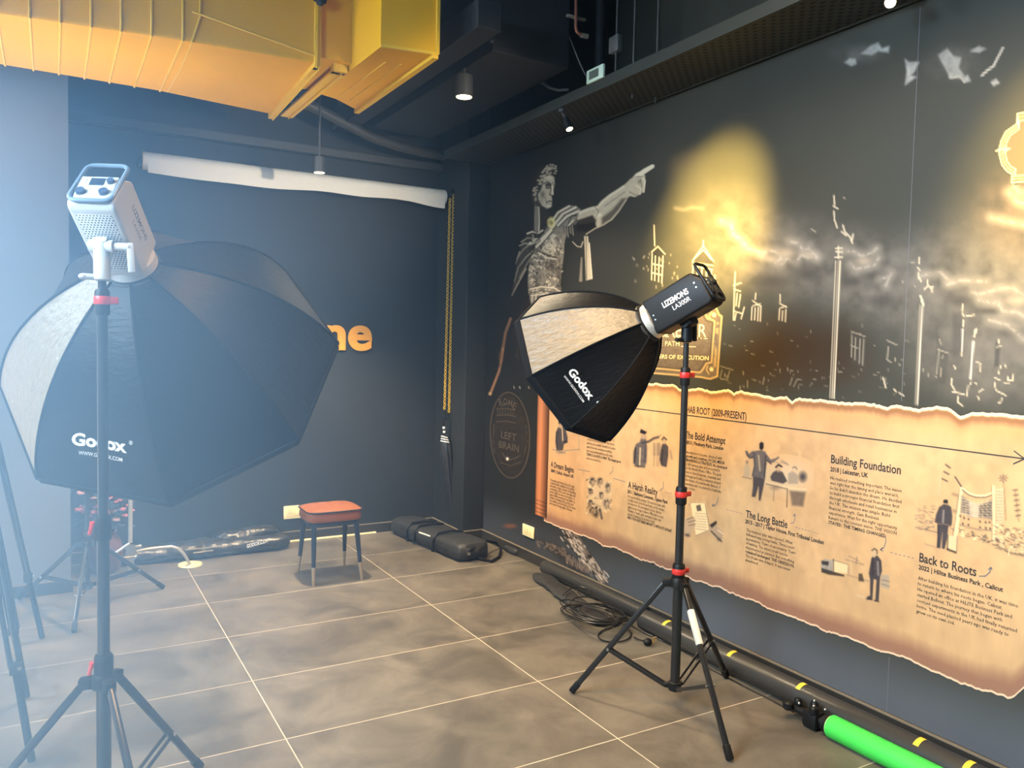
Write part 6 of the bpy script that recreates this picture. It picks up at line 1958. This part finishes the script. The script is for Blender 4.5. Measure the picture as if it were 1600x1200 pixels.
bgl = thing('crumpled_bag', 'crumpled black carry bag with white lettering along the foot of the back wall', 'bag', (0.95, 5.9, 0))
mb = MB(); soft_body(mb, (0.36, 5.88, 0), (1.53, 5.86, 0), 0.20, 0.115, 20.0, 0.26, 80, 34, 0.10, 0.8); body = mb.build('bag_body', 'bag2', bgl)
mb = MB(); soft_body(mb, (1.0, 5.93, 0.03), (1.46, 5.93, 0.05), 0.12, 0.11, 31.0, 0.4, 50, 26, 0.2); mb.build('flap', 'bag2', bgl)
mb = MB(); p = ony(385, 860, 5.765); q = ony(418, 852, 5.765)
put_text(mb, 'GODOX.COM', lambda x, y: (p.x + x, 5.752, p.z + 0.02 + x * 0.18 + y), q.x - p.x, 0.026, 0.03)
mb.build('lettering', 'inkwhite', bgl, False)
for (a, b), lab in ((((290, 859), (362, 852)), 'longer thin silver rod lying on the crumpled bag'), (((302, 864), (333, 860)), 'shorter thin silver rod lying on the crumpled bag')):
    mb = MB(); mb.cyl(ony(a[0], a[1], 5.755), ony(b[0], b[1], 5.755), 0.005, n=8); tag(mb.build('metal_rod', 'steel', None), lab, 'rod', 'rods on the crumpled bag')

# potted flowers
fp = thing('flower_vase', 'brown vase of pink flowers on the floor by the grey pillar, behind the stands', 'flowers', (0.30, 5.74, 0))
vx, vy = 0.30, 5.74
mb = MB(); mb.lathe([(0.06, 0), (0.085, 0.03), (0.105, 0.12), (0.09, 0.20), (0.06, 0.25), (0.068, 0.27), (0.055, 0.268), (0.05, 0.2)], (vx, vy, 0), 28); mb.build('vase', 'vase', fp)
rr = random.Random(12)
heads = [(126, 770), (128, 793), (133, 800), (121, 797), (146, 778), (150, 792), (148, 800), (180, 785), (178, 800), (187, 782), (192, 796), (196, 806), (181, 812), (200, 790), (211, 780), (141, 806), (163, 786), (166, 800), (206, 798), (172, 778)]
for i, (x, y) in enumerate(heads):
    c = ony(x, y, vy + rr.uniform(-0.08, 0.06)); c.x = max(c.x, PX + 0.05)
    mb = MB(); mb.tube([(vx + rr.uniform(-0.03, 0.03), vy, 0.24), Vector((vx, vy, 0.3)).lerp(c, 0.5) + Vector((0, 0, 0.03)), c], 0.003, 5); mb.build('stem', 'leaf', fp)
    mb = MB(); r = rr.uniform(0.014, 0.024)
    for k in range(7):
        an = 2 * PI * k / 7 + rr.random(); e = rr.uniform(-0.3, 0.6)
        dd = Vector((math.cos(an) * math.cos(e), math.sin(an) * math.cos(e) - 0.3, math.sin(e)))
        mb.ball(c + dd * r * 0.7, (r * 0.62, r * 0.62, r * 0.42), 8)
    mb.build('bloom', 'pink' if i % 4 else 'palepink', fp)
mb = MB()
for i in range(170):
    an = rr.uniform(0, 6.28); r = rr.uniform(0.02, 0.17); z = rr.uniform(0.24, 0.66)
    c = Vector((vx + r * math.cos(an), vy + r * math.sin(an) * 0.7, z)); c.x = max(c.x, PX + 0.03)
    dd = Vector((rr.uniform(-1, 1), rr.uniform(-1, 1), rr.uniform(-0.5, 0.8))).normalized(); s = dd.orthogonal().normalized()
    l = rr.uniform(0.03, 0.06); w = l * 0.28
    mb.add([c, c + dd * l * 0.5 + s * w, c + dd * l, c + dd * l * 0.5 - s * w], [(0, 1, 2, 3)])
mb.build('foliage', 'leaf', fp)['kind'] = 'stuff'

# long rolls along the mural wall
RA, RX = 0.054, 2.806
ra = thing('vinyl_backdrop_roll', 'long black vinyl backdrop roll with yellow tape marks along the mural wall', 'backdrop roll', (RX, 1.8, 0))
y0, y1 = 3.33, 0.2
mb = MB(); mb.lathe([(0.02, 0), (RA - 0.004, 0), (RA, 0.004), (RA, y0 - y1), (0.02, y0 - y1)], (0, 0, 0), 36, X=Matrix.Translation((RX, y0, RA)) @ Matrix.Rotation(PI / 2, 4, 'X')); mb.build('roll', 'rollblack', ra)
mb = MB(); mb.cyl((RX, y0 + 0.05, RA), (RX, y0 - 0.02, RA), 0.024, n=18); mb.build('core', 'black', ra)
for x, y in ((1031, 975), (1134, 1023), (1251, 1072), (1446, 1155), (1531, 1188)):
    p = onz(x, y, 2 * RA - 0.006)
    G = [[(RX + (RA + 0.0012) * math.cos(a), p.y + dy, RA + (RA + 0.0012) * math.sin(a)) for dy in (-0.011, 0.011)] for a in np.linspace(math.radians(75), math.radians(135), 8)]
    mb = MB(); mb.grid(G, flip=False); mb.build('tape', 'tape', ra)
RB = 0.042
mb = MB(); mb.lathe([(0.015, 0), (RB, 0), (RB * 1.03, 0.4), (RB * 0.97, 0.7), (RB, 1.05), (0.015, 1.05)], (0, 0, 0), 28, X=Matrix.Translation((2.886, 4.47, RB + 0.002)) @ Matrix.Rotation(PI / 2, 4, 'X'))
tag(mb.build('cloth_roll', 'rollblack', None), 'short black cloth roll against the mural wall behind the tangled cables', 'cloth roll')

GX, GR = 2.699, 0.046
gr = thing('green_backdrop_roll', 'bright green backdrop roll on the floor at the bottom right corner', 'backdrop roll', (GX, 1.4, 0))
gy0 = 2.035
mb = MB(); mb.lathe([(GR - 0.006, 0), (GR, 0.004), (GR, gy0 - 0.2), (0.02, gy0 - 0.2)], (0, 0, 0), 36, X=Matrix.Translation((GX, gy0, GR)) @ Matrix.Rotation(PI / 2, 4, 'X')); mb.build('roll', 'green', gr)
mb = MB(); mb.lathe([(0.012, -0.001), (GR - 0.005, -0.002), (GR - 0.0045, 0.003)], (0, 0, 0), 36, X=Matrix.Translation((GX, gy0, GR)) @ Matrix.Rotation(PI / 2, 4, 'X')); mb.build('end_ring', 'greenend', gr)
bc = thing('backdrop_clamp', 'black crossbar clamp with knobs fixed to the end of the green roll', 'clamp', (GX, gy0 + 0.1, 0))
mb = MB(); mb.cyl((GX, gy0 + 0.002, GR), (GX, gy0 + 0.20, GR), 0.016, n=16); mb.box((GX - 0.032, gy0 + 0.05, 0.004), (GX + 0.03, gy0 + 0.12, 0.075), 0.012); mb.cyl((GX, gy0 + 0.01, GR), (GX, gy0 + 0.03, GR), 0.034, n=20); mb.build('clamp_body', 'black', bc)
for dx, dy, z, r in ((-0.02, 0.07, 0.085, 0.018), (0.02, 0.10, 0.085, 0.016), (-0.03, 0.19, 0.06, 0.022), (0.012, 0.175, 0.07, 0.016)):
    mb = MB(); mb.lathe([(r * 0.6, -0.02), (r, -0.012), (r, 0.01), (r * 0.7, 0.016)], (GX + dx, gy0 + dy, z), 14); mb.build('knob', 'black', bc)
for dx, dy, z in ((-0.02, 0.07, 0.102), (0.02, 0.10, 0.102), (-0.005, 0.155, 0.075), (0.025, 0.05, 0.085)):
    mb = MB(); mb.ball((GX + dx, gy0 + dy, z), 0.007, 10); mb.build('bolt', 'steel', bc)

# flat black strap bag, tangled cables, plug
mb = MB(); a, b = onz(846, 900, 0), onz(990, 978, 0)
FB0, FB1 = Vector((a.x - 0.03, a.y, 0)), Vector((b.x - 0.165, b.y + 0.06, 0)); soft_body(mb, FB0, FB1, 0.12, 0.04, 44, 0.22, 60, 26, 0.08)
tag(mb.build('flat_bag', 'bag', None), 'flat folded black cloth bag under the tangled cables beside the mural wall', 'bag')


def lay(x, y, dz_):
    p = onz(x, y, 0.03); d = FB1 - FB0; t = max(0, min(1, (Vector((p.x, p.y, 0)) - FB0).dot(d) / d.length_squared))
    k = (Vector((p.x, p.y, 0)) - FB0 - d * t).length
    q = onz(x, y, 0.066 + dz_) if k < 0.12 else onz(x, y, 0.012 + max(0, dz_))
    q.x = min(q.x, 2.825); return q


rr = random.Random(21)
pts = []
for lp in range(7):
    cx_, cy_ = 932 + rr.uniform(-12, 12), 955 + rr.uniform(-6, 6); ax, ay = rr.uniform(36, 56), rr.uniform(9, 17); rot = rr.uniform(0.05, 0.35)
    for k in range(16):
        t = 2 * PI * k / 16 + lp * 0.3
        x = cx_ + ax * math.cos(t) * math.cos(rot) - ay * math.sin(t) * math.sin(rot); y = cy_ + ax * math.cos(t) * math.sin(rot) + ay * math.sin(t)
        pts.append(lay(x, y, 0.004 * lp + 0.004 * math.sin(t * 2 + lp)))
for x, y in ((968, 962), (972, 972), (958, 979), (940, 985), (933, 993), (940, 1001), (958, 1004), (977, 1001), (987, 993), (984, 984), (976, 976)):
    pts.append(onz(x, y, 0.007))


def smooth_path(p, n=3):
    for _ in range(n - 1):
        q = [p[0]]
        for a, b in zip(p[:-1], p[1:]):
            q += [a.lerp(b, 0.25), a.lerp(b, 0.75)]
        q.append(p[-1]); p = q
    return p


mb = MB(); mb.tube(smooth_path(pts, 2), 0.0042, 6)
tag(mb.build('extension_cable', 'cable', None), 'tangled black cable coiled in loops on the floor beside the mural wall', 'cable')
pts = [onz(x, y, z) for x, y, z in ((880, 930, 0.055), (888, 921, 0.058), (902, 916, 0.060), (916, 918, 0.060), (924, 926, 0.058), (916, 932, 0.056), (904, 928, 0.058), (902, 921, 0.064))]
mb = MB(); mb.tube(smooth_path(pts, 3), 0.004, 6)
tag(mb.build('thin_cable', 'cable', None), 'thin black cable loop resting on the flat bag above the bigger tangle', 'cable')
pts = [onz(x, y, 0.006) for x, y in ((985, 976), (1000, 985), (1014, 992), (1040, 1003), (1075, 1020))] + [Vector((2.735, 2.75, 0.006)), Vector((2.742, 2.4, 0.006)), Vector((2.735, 2.25, 0.006))]
mb = MB(); mb.tube(smooth_path(pts, 3), 0.005, 6)
tag(mb.build('floor_cable', 'cable', None), 'straight black cable lying along the long vinyl roll', 'cable')
pg = thing('power_plug', 'small black power plug with brass pins on the floor before the vinyl roll', 'plug', onz(1012, 1003, 0))
p = onz(1012, 1003, 0.02)
mb = MB(); mb.ball(p, (0.024, 0.022, 0.02), 14); mb.tube([p, p + Vector((-0.02, 0.05, 0.0)), p + Vector((0.0, 0.11, -0.012))], 0.005, 6); mb.build('plug_body', 'black', pg)
for dz_ in (-0.008, 0.004, 0.016):
    mb = MB(); mb.cyl(p + Vector((0.016, -0.006, dz_)), p + Vector((0.048, -0.012, dz_ + 0.006)), 0.0032, n=8); mb.build('pin', 'pin', pg)
